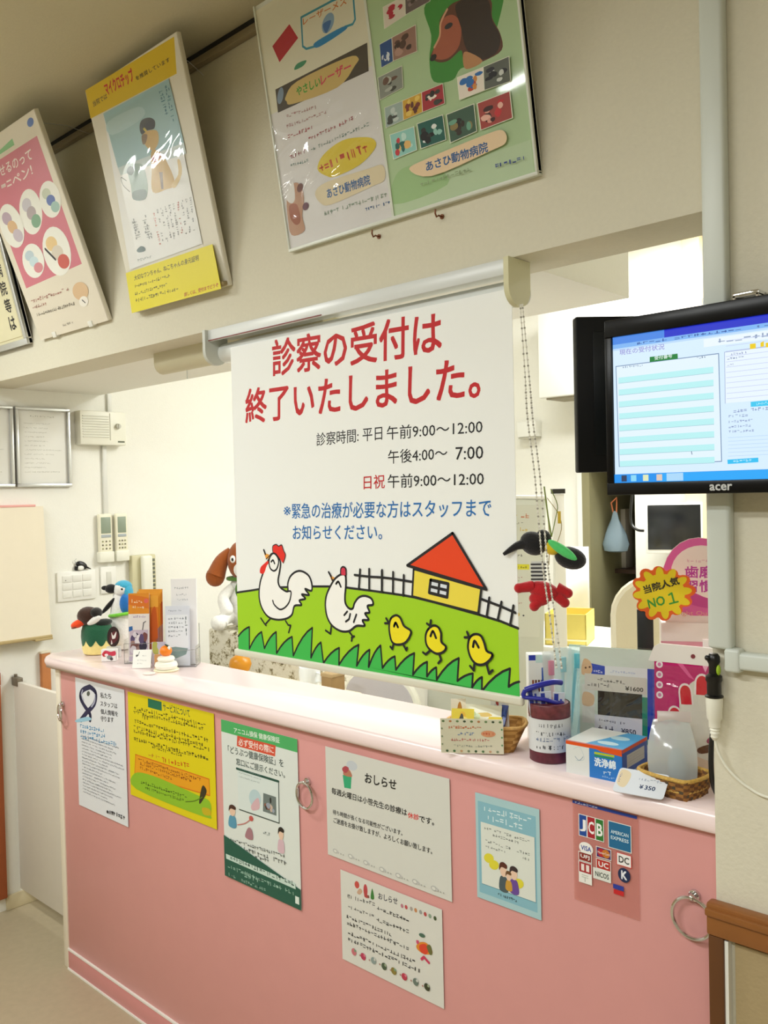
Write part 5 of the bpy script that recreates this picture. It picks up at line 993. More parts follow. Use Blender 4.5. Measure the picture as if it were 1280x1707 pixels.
for i, (a, b, ln, hh, c1, c2) in enumerate(((.0, .0, .02, .195, 'd8eef0', '9ad4de'), (.016, .012, .1, .2, 'b8e4ea', '6ac4d4'), (.03, .004, .16, .19, 'd4ecec', '4aa8c4'), (-.012, .014, -.04, .185, 'e8ecea', 'd88aa0'))):
    x, y = 1.795+a*rx-b*ry, .165+a*ry+b*rx
    t = thing('brush_bag', ('clear bag with a pale brush', 'clear bag with a turquoise brush', 'clear bag with a blue-green brush', 'clear bag with a pink brush')[i]+' standing behind the dark red pot', 'bagged brush', (x, y, ZT), RZ, 'bagged brushes behind the pot')
    s = Sheet(.034, hh, mat('bag_film_'+c1, c1, .12, alpha=.45), th=.005, rough=.15); s.done('clear_bag', (-.017, 0, 0), (1, 0, -ln), (ln, .02, 1), t)
    bm = B(); p0, p1 = Vector((0, -.001, .006)), Vector((ln*hh*.9, .003, hh*.9)); cyl(bm, p0, p1, .003, .0036, 10); box(bm, p1.x-.006, p1.x+.006, p1.y-.006, p1.y+.002, p1.z-.03, p1.z, 0, .001); obj('brush', bm, mat('brush_'+c2, c2, .3), t)
# big film packet
t = thing('film_packet', 'large clear-film packet with blue edge, dark window and white price labels', 'packet', (1.905, .19, ZT), math.radians(14)); t.rotation_euler = (-.06, 0, math.radians(14))
s = Sheet(.15, .2, 'ccdccd', th=.009, rough=.18)
s.rect(.0, .165, .15, .2, 'd4e0d4'); s.rect(.03, .145, .14, .165, 'e4e8e8'); s.rect(.132, .03, .148, .165, '2038b0'); s.poly([(.024, .142), (.05, .138), (.05, .164), (.02, .168)], '2648b8'); s.faint([(.027, .15), (.046, .148), (.027, .157)], 'd8e0f4', n=4, dens=1); s.faint([(.06, .152), (.11, .152), (.06, .157)], 'a4b4d4')
s.rect(.122, .02, .132, .11, '2f8a6c'); s.rect(.036, .068, .122, .118, '2c2a24'); s.rect(.06, .07, .08, .116, '3a3832'); s.rect(.005, .05, .03, .125, 'd8dcd2')
s.poly([(.004, .145), (.024, .15), (.022, .17), (.008, .175)], 'd8b48a', True); s.ell(.012, .158, .002, .002, '5a3a24'); s.ell(.02, .16, .002, .002, '5a3a24'); s.poly([(.006, .085), (.026, .085), (.028, .105), (.008, .11)], 'd8bc98', True)
s.rect(.01, .115, .13, .147, 'd6d4c8'); s.faint([(.035, .134), (.09, .131), (.035, .141)], '55544e', n=9); s.faint([(.015, .121), (.06, .121), (.015, .13)], '3c3b36', n=7, dens=1); s.tb('¥1600', .09, .12, .124, .128, '3c3b36', .02)
s.rect(.03, .03, .122, .068, 'd9dce2'); s.faint([(.036, .055), (.09, .053), (.036, .061)], '5a5c66', n=10); s.faint([(.036, .036), (.068, .036), (.036, .048)], '4a4c5a', n=3, dens=1); s.tb('¥850', .082, .036, .11, .046, '4a4c5a', .02)
s.done('printed_packet', (-.075, 0, 0), (1, 0, 0), (0, 0, 1), t)
sleeve_o = B(); n_ = 6
box(sleeve_o, -.079, .079, -.0125, -.0118, 0, .205); obj('clear_film', sleeve_o, film('packet_film', .3, 14, .08), t)
# blue and white carton
t = thing('wipe_carton', 'blue and white cleaning wipe carton with orange edges at the front of the worktop', 'box', (1.947, .018, ZT), math.radians(3)); w_, d_, h_ = .108, .105, .058
obj('carton', box(B(), -w_/2, w_/2, 0, d_, 0, h_, bev=.001), mat('carton_blue', '2a78c8', .35), t)
s = Sheet(w_, h_, '2a78c8', th=.0002, rough=.3); s.rect(0, 0, .046, h_, 'dde1df'); s.rect(0, h_-.006, w_, h_, 'e0541c'); s.poly([(.06, h_-.006), (w_, h_-.006), (w_, h_-.011), (.07, h_-.009)], 'e0541c'); s.rect(.056, .043, .094, .047, 'b4c42c'); s.rect(.056, .039, .092, .042, '2a8c5c'); s.tb('洗浄綿', .056, .022, .096, .037, 'e4f0f8', .03); s.faint([(.072, .009), (.088, .009), (.072, .017)], 'd8ecf8', n=2, dens=1); s.faint([(.07, .004), (.094, .004), (.07, .008)], 'b8d8f0'); s.line([(.015, .045), (.028, .05), (.036, .03), (.02, .025)], .0006, 'b8c8d0', True); s.line([(.018, .032), (.026, .026), (.034, .034)], .001, '8aa4b4', True)
s.done('front_print', (-w_/2, -.0004, 0), (1, 0, 0), (0, 0, 1), t)
s = Sheet(w_, d_, 'e4e8e8', th=.0002, rough=.3); s.poly([(.036, .0), (w_, 0), (w_, d_), (.072, d_)], '4aa4dc'); s.ell(.075, .065, .018, .012, 'b8dcec'); s.ell(.07, .025, .02, .01, 'c8e4f0'); s.rect(0, 0, w_, .003, 'e0541c')
s.done('top_print', (-w_/2, 0, h_+.0001), (1, 0, 0), (0, 1, 0), t)
s = Sheet(d_, h_, '2a5cb4', th=.0002, rough=.3); s.rect(0, h_-.006, d_, h_, 'e0541c'); s.rect(.018, .022, .092, .045, 'c8ccc8'); s.faints(.02, .024, .09, .043, 4, '9aa0a4', .4, 2); s.rect(.02, .006, .06, .013, 'a8b8d4')
s.done('side_print', (w_/2+.0004, 0, 0), (0, 1, 0), (0, 0, 1), t)
# gloves
gt = thing('glove_packet', 'magenta packet of gloves with red nails and a white hanging header', 'packet', (2.07, .16, ZT), math.radians(18)); gt.rotation_euler = (-.05, 0, math.radians(18))
s = Sheet(.135, .205, 'c01a6c', th=.008, rough=.2)
s.poly([(0, 0), (.135, 0), (.135, .06), (.09, .055), (.05, .07), (0, .04)], 'd8c0a8', True); s.poly([(.04, .06), (.05, .12), (.07, .165), (.135, .15), (.135, .03), (.07, .03)], 'ddd8cc', True)
for (x, y, w2, h2, a, col) in ((.036, .098, .02, .032, .2, 'cf1c30'), (.054, .138, .02, .035, .08, 'cf1c30'), (.082, .157, .021, .035, -.03, 'cf1c30'), (.112, .15, .02, .035, -.15, 'd8d0c4')):
    c, q = math.cos(a), math.sin(a)
    def nail(k, yo): return [(x+(px*c-py*q), y+(px*q+py*c)+yo) for px, py in [(-w2/2*k, -h2/2)]+[(-w2/2*k*math.cos(i*PI/8), h2*.12+h2*.4*k*math.sin(i*PI/8)) for i in range(9)]+[(w2/2*k, -h2/2)]]
    s.poly(nail(1.2, 0), 'f0e4e4'); s.poly(nail(.92, 0), col); s.poly([(x-w2*.55, y-h2*.5), (x+w2*.55, y-h2*.5), (x+w2*.6, y-.075), (x-w2*.5, y-.07)], 'ddd8cc') if col == 'cf1c30' else None
for i in range(4): s.ell(.009, .19-i*.0185, .006, .0065, 'f0e4ea'); s.ell(.009, .19-i*.0185, .003, .0035, 'd07aa8')
s.poly([(.0, .07), (.01, .085), (.02, .08), (.03, .088), (.04, .07), (.03, .04), (.01, .05)], 'f0e8e8', True); s.faint([(.004, .068), (.034, .062), (.004, .076)], 'c8406c', n=5, dens=1); s.faint([(.01, .053), (.03, .05), (.01, .061)], 'a82c5c', n=3, dens=1); s.poly([(.09, .055), (.13, .05), (.13, .075), (.1, .07)], 'a8506c', True); s.poly([(.08, .035), (.12, .05), (.11, .058), (.075, .045)], '6a4a3a', True)
s.faints(.004, .005, .03, .035, 3, '5a4a3c', .5, 3)
s.poly([(.045, .2), (.07, .165), (.06, .17), (.035, .2)], 'e05a98'); s.poly([(.08, .2), (.088, .18), (.096, .2)], 'f0a8cc'); 
s.done('printed_packet', (-.0675, 0, 0), (1, 0, 0), (0, 0, 1), gt)
bm = B(); prism(bm, [(-.078, .196), (.075, .19), (.075, .222), (-.058, .228), (-.068, .222)], -.0095, .001, M=Matrix(((1, 0, 0, 0), (0, 0, 1, 0), (0, 1, 0, 0), (0, 0, 0, 1)))); cyl(bm, (0, -.0096, .208), (0, -.0105, .208), .004, seg=12, mi=1)
obj('header_card', bm, [mat('header_white', 'e6e0dc', .3), mat('hole_red', '7a2a34', .5)], gt)
obj('clear_film', box(B(), -.07, .07, -.0108, -.01, 0, .19), film('glove_film', .4, 12, .06), gt)
bm = B(); t = thing('glove_packet', 'pale pink glove packet standing behind the magenta one against the wall edge', 'packet', (2.125, .215, ZT), math.radians(18))
s = Sheet(.11, .235, 'e6cfd0', th=.008, rough=.25); s.rect(0, .2, .11, .235, 'eadfdc'); s.rect(0, .185, .11, .2, 'c8607c'); s.ell(.05, .217, .003, .003, 'b8b4b0'); s.done('printed_packet', (-.055, 0, 0), (1, 0, 0), (0, 0, 1), t)
# low basket with clear pouch and tag
lb = thing('low_basket', 'low woven basket with two-tone rim at the right end of the worktop', 'basket', (2.086, .042, ZT), math.radians(-10))
basket(lb, .092, .072, .106, .086, .034, WICK2, mat('wicker_gold', 'c9a24c', .6, var=.5, vscale=220, bump=.8), 6, 60)
bm = B(); tube(bm, [Vector((math.cos(2*PI*k/44)*.0475*(.35+.65*min(1.3, 1/max(abs(math.cos(2*PI*k/44)), abs(math.sin(2*PI*k/44))))), math.sin(2*PI*k/44)*.0375*(.35+.65*min(1.3, 1/max(abs(math.cos(2*PI*k/44)), abs(math.sin(2*PI*k/44))))), .013)) for k in range(44)], .002, 6, closed=True); obj('middle_band', bm, mat('wicker_gold', 'c9a24c', .6, var=.5, vscale=220, bump=.8), lb)
t = thing('clear_pouch', 'glossy clear pouch standing in the low woven basket', 'pouch', (2.085, .04, ZT+.006), math.radians(30)); t.rotation_euler = (-.3, 0, math.radians(30))
bm = B(); n1, n2 = 12, 16; fr, bk_ = [], []
for j in range(n2+1):
    v = j/n2; hw = .036+.006*math.sin(v*PI)-.007*v*v; th = .013*math.sin(min(1, v*1.05)*PI)**.7 if 0 < v < .95 else .0008
    th = abs(th)+.0008
    fr.append([bm.verts.new((hw*(2*i/n1-1), -th*math.sin(PI*i/n1)**.8-.0004 if 0 < i < n1 else 0, v*.112)) for i in range(n1+1)])
    bk_.append([bm.verts.new((hw*(2*i/n1-1), th*math.sin(PI*i/n1)**.8+.0004 if 0 < i < n1 else .0002, v*.112)) for i in range(n1+1)])
for g_ in (fr, bk_):
    for j in range(n2):
        for i in range(n1): bm.faces.new((g_[j][i], g_[j][i+1], g_[j+1][i+1], g_[j+1][i]))
obj('pouch_film', bm, mat('pouch', 'ccd2d2', .12, alpha=.55, spec=.8, bump=.5, bscale=25), t)
obj('contents', ell(B(), (.008, 0, .035), (.016, .007, .03)), mat('pouch_content', 'aebfc4', .4), t)
bm = B(); box(bm, -.022, .034, -.002, .002, .108, .126, 0, .001); obj('zip_band', bm, mat('zip_grey', 'c4b8b4', .3), t)
t = thing('price_tag', 'white laminated price tag leaning on the front rim of the low woven basket', 'price tag', (2.052, -.012, ZT+.001), math.radians(8))
rp = lambda w_, h_, r_: [(w_-r_+r_*math.sin(a), h_-r_+r_*math.cos(a)) for a in [i*PI/8 for i in range(5)]]+[(w_-r_+r_*math.cos(a), r_-r_*math.sin(a)) for a in [i*PI/8 for i in range(5)]]+[(r_-r_*math.sin(a), r_-r_*math.cos(a)) for a in [i*PI/8 for i in range(5)]]+[(r_-r_*math.cos(a), h_-r_+r_*math.sin(a)) for a in [i*PI/8 for i in range(5)]]
s = Sheet(.085, .05, 'e2e8f2', th=.001, rough=.15, outline=rp(.085, .05, .006)); s.poly([(.003, .018), (.018, .012), (.022, .04), (.004, .046)], 'e8d8b8', True); s.faint([(.004, .02), (.004, .04), (.0075, .02)], '5a74b4', n=6); s.faint([(.035, .03), (.076, .03), (.035, .036)], '9aa8c0', n=8); s.tb('¥', .042, .014, .048, .022, '3a4a6c', .02); s.tb('350', .051, .014, .068, .022, '3a4a6c', .02)
s.done('laminated_tag', (-.0425, -.02, .004), (1, 0, 0), (0, .82, .57), t)
# pop display behind
t = thing('pop_display', 'pink and white shop display with rounded heart-shaped header beside the wall edge', 'display', (1.935, .455, ZT), math.radians(28))
obj('display_box', box(B(), -.06, .14, -.03, .05, 0, .225, bev=.003), mat('display_white', 'ece0dc', .35), t)
obj('pink_band', box(B(), -.0605, .1405, -.0312, -.0295, .15, .185, bev=.0005), mat('display_pink', 'd890a0', .35), t)
ol_ = [(-.03, 0), (.1, 0), (.1, .04)]+[(.04+.075*math.cos(a*PI/12), .095+.085*math.sin(a*PI/12)) for a in range(-4, 17)]+[(-.035, .03)]
s = Sheet(.1, .18, 'e7d6d2', th=.002, outline=ol_, rough=.35)
s.poly([(.04+.074*math.cos(a*PI/12), .095+.084*math.sin(a*PI/12)) for a in range(-5, 18)], 'd860a4'); s.ell(.045, .105, .062, .058, 'ecdcd8'); s.poly([(-.01, .055), (.03, .035), (.08, .03), (.1, .055), (.06, .05), (.01, .07)], 'c84898', True)
s.tb('歯磨', .012, .094, .068, .119, 'b83a9c', .02); s.tb('習慣', .012, .064, .068, .089, 'b83a9c', .02); s.faint([(.015, .126), (.06, .126), (.015, .134)], 'd8a0b8', n=6); s.tb('Night Quick', -.012, .012, .075, .024, 'e0a090', 0)
s.done('header_board', (-.02, -.02, .225), (1, 0, 0), (0, .06, 1), t)
t = thing('burst_sign', 'orange and yellow burst-shaped sign with green lettering above the film packet', 'sign', (1.936, .325, ZT+.233), math.radians(30))
R = random.Random(5); P1, P2 = [], []; nb = 16
for i in range(nb*6):
    a = 2*PI*i/(nb*6); f = .76+.24*abs(math.cos(6*(a-.1)))**.5; k = 1.0+.06*math.sin(3*a+1)
    P1.append((.062*f*k*math.cos(a), .056*f*k*math.sin(a))); P2.append(((.062*f*k-.006)*math.cos(a), (.056*f*k-.0055)*math.sin(a)))
s = Sheet(.1, .1, 'e2601c', th=.0015, outline=P1); s.ell(0, 0, .044, .039, 'e2c81c')
for i in range(12):
    a = 2*PI*i/12+.1; s.ell(.042*math.cos(a), .038*math.sin(a), .0155, .0078, 'e2c81c', math.atan2(.9*math.sin(a), math.cos(a)))
s.text('当院人気', [(-.034, -.002), (.034, .018), (-.038, .014)], '33301c', .03); s.text('NO', [(-.026, -.032), (.006, -.023), (-.03, -.014)], '3a9030', .02); s.line([(.0125, -.004), (.018, .0), (.0225, -.019)], .0034, '3a9030'); s.line([(.014, -.022), (.03, -.0175)], .0034, '3a9030')
o = s.done('burst_card', (0, 0, .065), (1, 0, .0), (0, .0, 1), t)
bm = B(); box(bm, -.05, -.018, .003, .012, -.233, .03, 0, .001); obj('black_stand', bm, BLACK, t)

t = thing('side_cabinet', 'white cabinet behind right end of the worktop carrying the pink display and burst sign', 'cabinet', (2.06, .43, 0))
obj('carcass', box(B(), -.22, .12, -.17, .17, 0, ZT-.001, bev=.004), WHITE, t)
obj('door', box(B(), -.2, .1, .17, .185, .03, 1.0, bev=.003), CREAM, t)

# ================================================================ toys on the bead chain
t = thing('toucan_plush', 'black toucan plush with green and yellow bill hanging on the bead chain', 'plush toy', (1.835, .05, 1.44), math.radians(30))
bm = B(); ell(bm, (-.022, .0, .008), (.026, .02, .022), rot=(0, .5, 0)); ell(bm, (-.004, .004, .014), (.016, .016, .02)); obj('body', bm, PLU('black', '111014'), t)
bm = B(); tube(bm, smoothpts([(-.03, -.006, .008), (-.052, -.006, .004), (-.078, -.004, -.012)], k=4), lambda a: .009*(1-a)+.003, 8); obj('wing', bm, PLU('black', '111014'), t)
bm = B(); ell(bm, (.014, -.004, .0), (.016, .014, .014)); obj('bib', bm, PLU('yellow', 'e8c81c'), t)
bm = B(); ell(bm, (.046, .0, -.02), (.03, .02, .021), rot=(0, .3, 0)); obj('head', bm, PLU('black', '111014'), t)
bm = B(); ell(bm, (.032, -.017, -.004), (.032, .009, .009), rot=(0, .62, 0)); obj('bill', bm, PLU('brightgreen', '58d878'), t)
bm = B(); tube(bm, [(.012, .002, .02), (.006, .002, .06), (.0, .004, .115)], .0016, 6); tube(bm, smoothpts([(.012, .002, .02), (.02, .002, .055), (.024, .002, .08), (.012, .003, .11)], k=4), .001, 6); obj('hanging_loop', bm, mat('loop_olive', '7a8a3c', .6), t)
bm = B(); box(bm, .024, .03, -.001, .001, .045, .068, 0, .0005); obj('yellow_tag', bm, mat('tag_yellow', 'd8b83a', .5), t)
t = thing('red_plush', 'small red plush with stubby limbs hanging below the toucan plush on the chain', 'plush toy', (1.835, .05, 1.36), math.radians(30))
bm = B(); ell(bm, (-.004, 0, -.002), (.03, .018, .018), rot=(0, .3, 0)); ell(bm, (-.012, -.004, -.016), (.02, .014, .014)); obj('body', bm, PLU('red', 'b8141e'), t)
for i, (a, b) in enumerate((((-.022, -.004, .008), (-.05, -.006, .004)), ((.02, 0, .004), (.04, 0, -.006)), ((.02, 0, -.01), (.034, 0, -.024)), ((-.014, -.006, -.02), (-.022, -.008, -.03)))):
    bm = B(); cyl(bm, a, b, .011, .009, 12); ell(bm, b, .0095, seg=12); obj('limb', bm, PLU('red', 'b8141e'), t)
bm = B(); box(bm, -.026, .0, -.012, -.008, .018, .055, 0)
for i in range(5): box(bm, -.027, .002, -.0128, -.0118, .02+i*.007, .023+i*.007, 1)
obj('striped_ribbon', bm, [mat('ribbon_white', 'd8d8d4', .6), mat('ribbon_dark', '2a2a30', .6)], t)

# ================================================================ reception room behind the counter
t = thing('covered_stand', 'box-shaped stand under a speckled lace cloth behind the counter by left wall', 'stand', (-.0, .97, 0))
LACE = mat('lace_cloth', 'cfc9b6', .9, bump=.8, bscale=120)
nt = LACE.node_tree; n1 = nt.nodes.new('ShaderNodeTexNoise'); n1.inputs['Scale'].default_value = 38; n1.inputs['Detail'].default_value = 5; n1.inputs['Roughness'].default_value = .7
cr = nt.nodes.new('ShaderNodeValToRGB'); cr.color_ramp.elements[0].position = .36; cr.color_ramp.elements[0].color = lin('4f4630'); cr.color_ramp.elements[1].position = .5; cr.color_ramp.elements[1].color = lin('dcd7c6')
e_ = cr.color_ramp.elements.new(.43); e_.color = lin('a59a78')
tc_ = nt.nodes.new('ShaderNodeTexCoord'); nt.links.new(tc_.outputs['Object'], n1.inputs['Vector']); nt.links.new(n1.outputs['Fac'], cr.inputs[0]); nt.links.new(cr.outputs[0], nt.nodes['Principled BSDF'].inputs['Base Color'])
bm = B(); box(bm, -.3, .3, -.17, .2, .35, 1.0, 0, .012, 3); obj('lace_cover', bm, LACE, t)
obj('cabinet_body', box(B(), -.28, .28, -.15, .18, 0, .4), CREAM, t)
t = thing('dog_plush', 'white plush dog with long brown ears sitting on the lace-covered stand', 'plush toy', (-.23, .9, 1.0), math.radians(43))
W1, BR = PLU('white', 'efeeea'), PLU('rust', '9c5018')
bm = B(); ell(bm, (.02, 0, .13), (.055, .05, .09)); ell(bm, (.02, .0, .06), (.06, .055, .06)); obj('body', bm, W1, t)
for sx in (-1, 1):
    bm = B(); tube(bm, smoothpts([(sx*.03+.02, -.03, .17), (sx*.06+.015, -.05, .13), (sx*.045+.015, -.07, .085)], k=4), lambda a: .02+.008*a, 12); ell(bm, (sx*.045+.015, -.07, .082), .028); obj('arm', bm, W1, t)
    bm = B(); tube(bm, smoothpts([(sx*.03+.02, -.02, .05), (sx*.05+.01, -.07, .045), (sx*.055+.005, -.1, .03)], k=4), lambda a: .028, 12); ell(bm, (sx*.058, -.105, .032), (.032, .03, .032)); obj('leg', bm, W1, t)
bm = B(); ell(bm, (.03, -.01, .28), (.062, .058, .085)); hd = obj('head', bm, BR, t)
bm = B(); ell(bm, (.04, -.05, .245), (.04, .04, .036)); obj('muzzle', bm, W1, t)
for sx in (-1, 1):
    bm = B(); tube(bm, smoothpts([(sx*.045+.03, .0, .32), (sx*.085+.03, -.01, .28), (sx*.11+.03, -.02, .22)], k=4), lambda a: .02+.02*a, 12); ell(bm, (sx*.113+.03, -.02, .215), (.04, .03, .042)); obj('ear', bm, BR, t)
    bm = B(); ell(bm, (sx*.03+.03, -.062, .29), (.012, .008, .016), seg=12); ell(bm, (sx*.03+.03, -.069, .289), (.005, .004, .007), mi=1, seg=10); obj('eye', bm, [W1, BLACK], t)
bm = B(); ell(bm, (.045, -.09, .258), (.012, .009, .009), seg=12); obj('nose', bm, BLACK, t)
bm = B(); tube(bm, [(.02+.052*math.cos(a*PI/12), .047*math.sin(a*PI/12)-.004, .205) for a in range(24)], .008, 8, closed=True); ell(bm, (.04, -.055, .16), (.035, .012, .045)); obj('green_scarf', bm, PLU('leafgreen', '4f7d2c'), t)
t = thing('low_cabinet', 'low white cabinet holding an orange ball and white mug just behind counter', 'cabinet', (.4, .62, 0))
obj('carcass', box(B(), -.34, .34, -.12, .04, 0, .9, bev=.004), mat('cabinet_tan', 'd6cbb2', .5), t)
for i in range(3): obj('door', box(B(), -.335+i*.224, -.115+i*.224, .04, .053, .02, .885, bev=.003), CREAM, t)
t = thing('orange_ball', 'amber orange ball-shaped toy behind the counter left of the banner bottom', 'ball', (.15, .62, .9))
bm = B(); lathe(bm, [(.015, 0), (.034, .008), (.042, .03), (.036, .05), (.02, .062), (.006, .066)]); obj('ball', bm, mat('amber', 'cf8a14', .35, var=.15), t)
t = thing('white_mug', 'glossy white mug behind the counter under the banner', 'mug', (.53, .62, .9))
bm = B(); lathe(bm, [(.03, 0), (.034, .004), (.037, .05), (.035, .066), (.032, .066), (.032, .01), (.001, .008)]); obj('cup', bm, mat('mug_white', 'eef2f2', .12), t)
bm = B(); tube(bm, [(.034, 0, .05), (.055, 0, .048), (.056, 0, .024), (.035, 0, .018)], .004, 8); obj('handle', bm, mat('mug_white', 'eef2f2', .12), t)
t = thing('card_file', 'brown card box behind the counter right of the white mug', 'box', (.64, .62, .9))
obj('carton', box(B(), -.02, .03, -.03, .03, 0, .055, bev=.002), mat('card_brown', '9a7c50', .6, var=.1), t)
obj('lid', box(B(), -.022, .032, -.032, .032, .05, .062, bev=.002), mat('card_lid', 'b49a70', .6), t)
def chair(name, label, x, y, rz, seat_z, top, wd, hx, fr):
    t = thing(name, label, 'chair', (x, y, 0), rz)
    bm = B(); 
    for k in range(5):
        a = 2*PI*k/5; tube(bm, [(0, 0, .09), (.27*math.cos(a), .27*math.sin(a), .06)], .016, 8)
    obj('star_base', bm, GREY, t)
    for k in range(5):
        a = 2*PI*k/5; obj('caster', ell(B(), (.27*math.cos(a), .27*math.sin(a), .028), (.026, .026, .028), seg=12), BLACK, t)
    obj('gas_post', cyl(B(), (0, 0, .08), (0, 0, seat_z-.05), .025), CHROME, t)
    obj('seat', box(B(), -.23, .23, -.22, .22, seat_z-.06, seat_z, bev=.03, seg=4), mat('seat_'+hx, hx, .8, bump=.2), t)
    h0 = seat_z+.14; P = [(-wd/2+.015*0, h0)]+[(-wd/2, h0+.04)]+[(-wd/2, top-.1)]+[(-wd/2+.1-.1*math.cos(i*PI/12), top-.1+.1*math.sin(i*PI/12)) for i in range(1, 7)]+[(wd/2-.1+.1*math.sin(i*PI/12), top-.1+.1*math.cos(i*PI/12)) for i in range(0, 7)]+[(wd/2, h0+.04), (wd/2, h0)]
    MM = Matrix(((1, 0, 0, 0), (0, 0, 1, 0), (0, 1, 0, 0), (0, 0, 0, 1)))
    obj('backrest', prism(B(), P, .2, .235, M=MM), mat('seat_'+hx, hx, .8, bump=.2), t)
    bm = B(); tube(bm, [(x_, .218, z_) for x_, z_ in P], .014, 8); obj('back_frame', bm, fr, t)
    bm = B(); box(bm, -.03, .03, .2, .25, seat_z-.04, h0+.1, 0, .005); box(bm, -.03, .03, .0, .25, seat_z-.09, seat_z-.05, 0, .005); obj('back_bracket', bm, fr, t)
chair('office_chair', 'office chair with pale grey rounded back behind the counter under the banner', .72, .99, PI, .44, .935, .32, 'c3bfc4', PLAST)
chair('office_chair', 'cream high-backed chair in the reception room beside the yellow box', 1.53, 1.273, math.radians(215), .5, 1.275, .42, 'dcd2b4', mat('frame_cream', 'e6dfc8', .4))
# desk with yellow box and partition
t = thing('reception_desk', 'white desk carrying the yellow box at the rear of reception', 'desk', (.85, 1.6, 0))
obj('desk_top', box(B(), -.45, .38, -.26, .26, .945, .98, bev=.004), mat('desk_white', 'f0efe6', .35), t)
for sx in (-.42, .35):
    for sy in (-.22, .22): obj('leg', box(B(), sx-.02, sx+.02, sy-.02, sy+.02, 0, .945), WHITE, t)
obj('apron', box(B(), -.42, .36, -.23, -.21, .86, .945), CREAM, t)
t = thing('yellow_box', 'open pale yellow box on the white desk with papers behind it', 'box', (1.03, 1.475, .98), math.radians(20))
YB_ = mat('yellow_card', 'ead772', .5, var=.04)
bm = B(); w2, d2, h2 = .075, .09, .115
for a in ((-w2, w2, -d2, -d2+.004), (-w2, w2, d2-.004, d2), (-w2, -w2+.004, -d2, d2), (w2-.004, w2, -d2, d2)): box(bm, a[0], a[1], a[2], a[3], 0, h2)
box(bm, -w2, w2, -d2, d2, 0, .004); obj('carton', bm, YB_, t)
obj('lid_strip', box(B(), -w2-.002, w2+.002, -d2-.003, -d2, .018, .024), mat('strip_cream', 'f2eac0', .5), t)
t = thing('paper_sheet', 'white curling paper sheet standing upright behind the yellow box', 'paper', (.985, 1.6, .98), math.radians(38))
bm = B(); n_ = 10; vs = [[bm.verts.new((-.05+.1*i/n_, .012*math.sin(i/n_*PI), .345*j)) for j in (0, 1)] for i in range(n_+1)]
for i in range(n_): bm.faces.new((vs[i][0], vs[i+1][0], vs[i+1][1], vs[i][1]))
o = obj('sheet', bm, mat('paper_white', 'f4f4f0', .6), t); sd = o.modifiers.new('thickness', 'SOLIDIFY'); sd.thickness = .001
t = thing('desk_partition', 'grey white upright panel with a printed notice, seen right of the banner edge', 'partition', (1.07, 1.05, .6), RZ); t.rotation_euler = (0, math.radians(2), RZ)
obj('panel', box(B(), -.30, .085, .0, .03, 0, .92, bev=.004), mat('panel_grey', 'cfd2c6', .5), t)
obj('foot', box(B(), -.3, .085, -.06, .1, -.6, 0, bev=.004), mat('panel_grey', 'cfd2c6', .5), t)
obj('top_cap', box(B(), -.3, .087, -.004, .034, .92, .932, bev=.003), WHITE, t)
s = Sheet(.21, .44, 'd6d8cc', th=.0006)
s.faint([(.1, .395), (.13, .395), (.1, .412)], 'cfae3a', n=2, dens=1); s.faint([(.14, .395), (.17, .395), (.14, .412)], 'd08a6a', n=2, dens=1); s.faint([(.09, .375), (.15, .375), (.09, .383)], '5a5c5c'); s.faint([(.09, .345), (.115, .345), (.09, .355)], 'c84a54', n=3); s.faint([(.135, .35), (.165, .35), (.135, .366)], 'cfb02c', n=3, dens=1)
s.faint([(.09, .322), (.125, .322), (.09, .332)], 'd0305a', n=4, dens=1); s.faint([(.09, .268), (.15, .268), (.09, .277)], '4a4c4c'); s.rect(.088, .225, .172, .243, 'dcd53a'); s.faint([(.092, .229), (.165, .229), (.092, .237)], '6a6a2a', dens=1)
for i, y in enumerate((.195, .185, .172, .158, .14, .125, .11)): s.faint([(.09, y), (.15-.01*(i % 3), y), (.09, y+.006)], ('b07a7a', '8a8c88')[i % 2], seed=i)
s.ell(.13, .075, .012, .009, 'd0b04a'); s.ell(.155, .072, .003, .003, '3a3c44')
o = s.done('taped_notice', (-.14, -.001, .46), (1, 0, 0), (0, 0, 1), t)
bm = B(); tube(bm, smoothpts([(.088, .015, .92), (.1, .015, .8), (.1, .015, .7)], k=4), .0016, 6); tube(bm, smoothpts([(.09, .015, .925), (.13, .015, .87), (.14, .015, .82), (.12, .015, .76)], k=4), .0012, 6); obj('loose_cord', bm, mat('cord_brown', '8a7a44', .6), t)
t = thing('bottle_stand', 'white upright case with a black top strip on the partition edge', 'case', (1.17, 1.18, 1.46), RZ)
obj('case', box(B(), -.018, .02, -.012, .02, -.5, .072, bev=.003), mat('case_white', 'f0efe8', .4), t); obj('top_strip', box(B(), -.02, .022, -.014, .022, .074, .09, bev=.001), mat('strip_black', '24241f', .4), t)
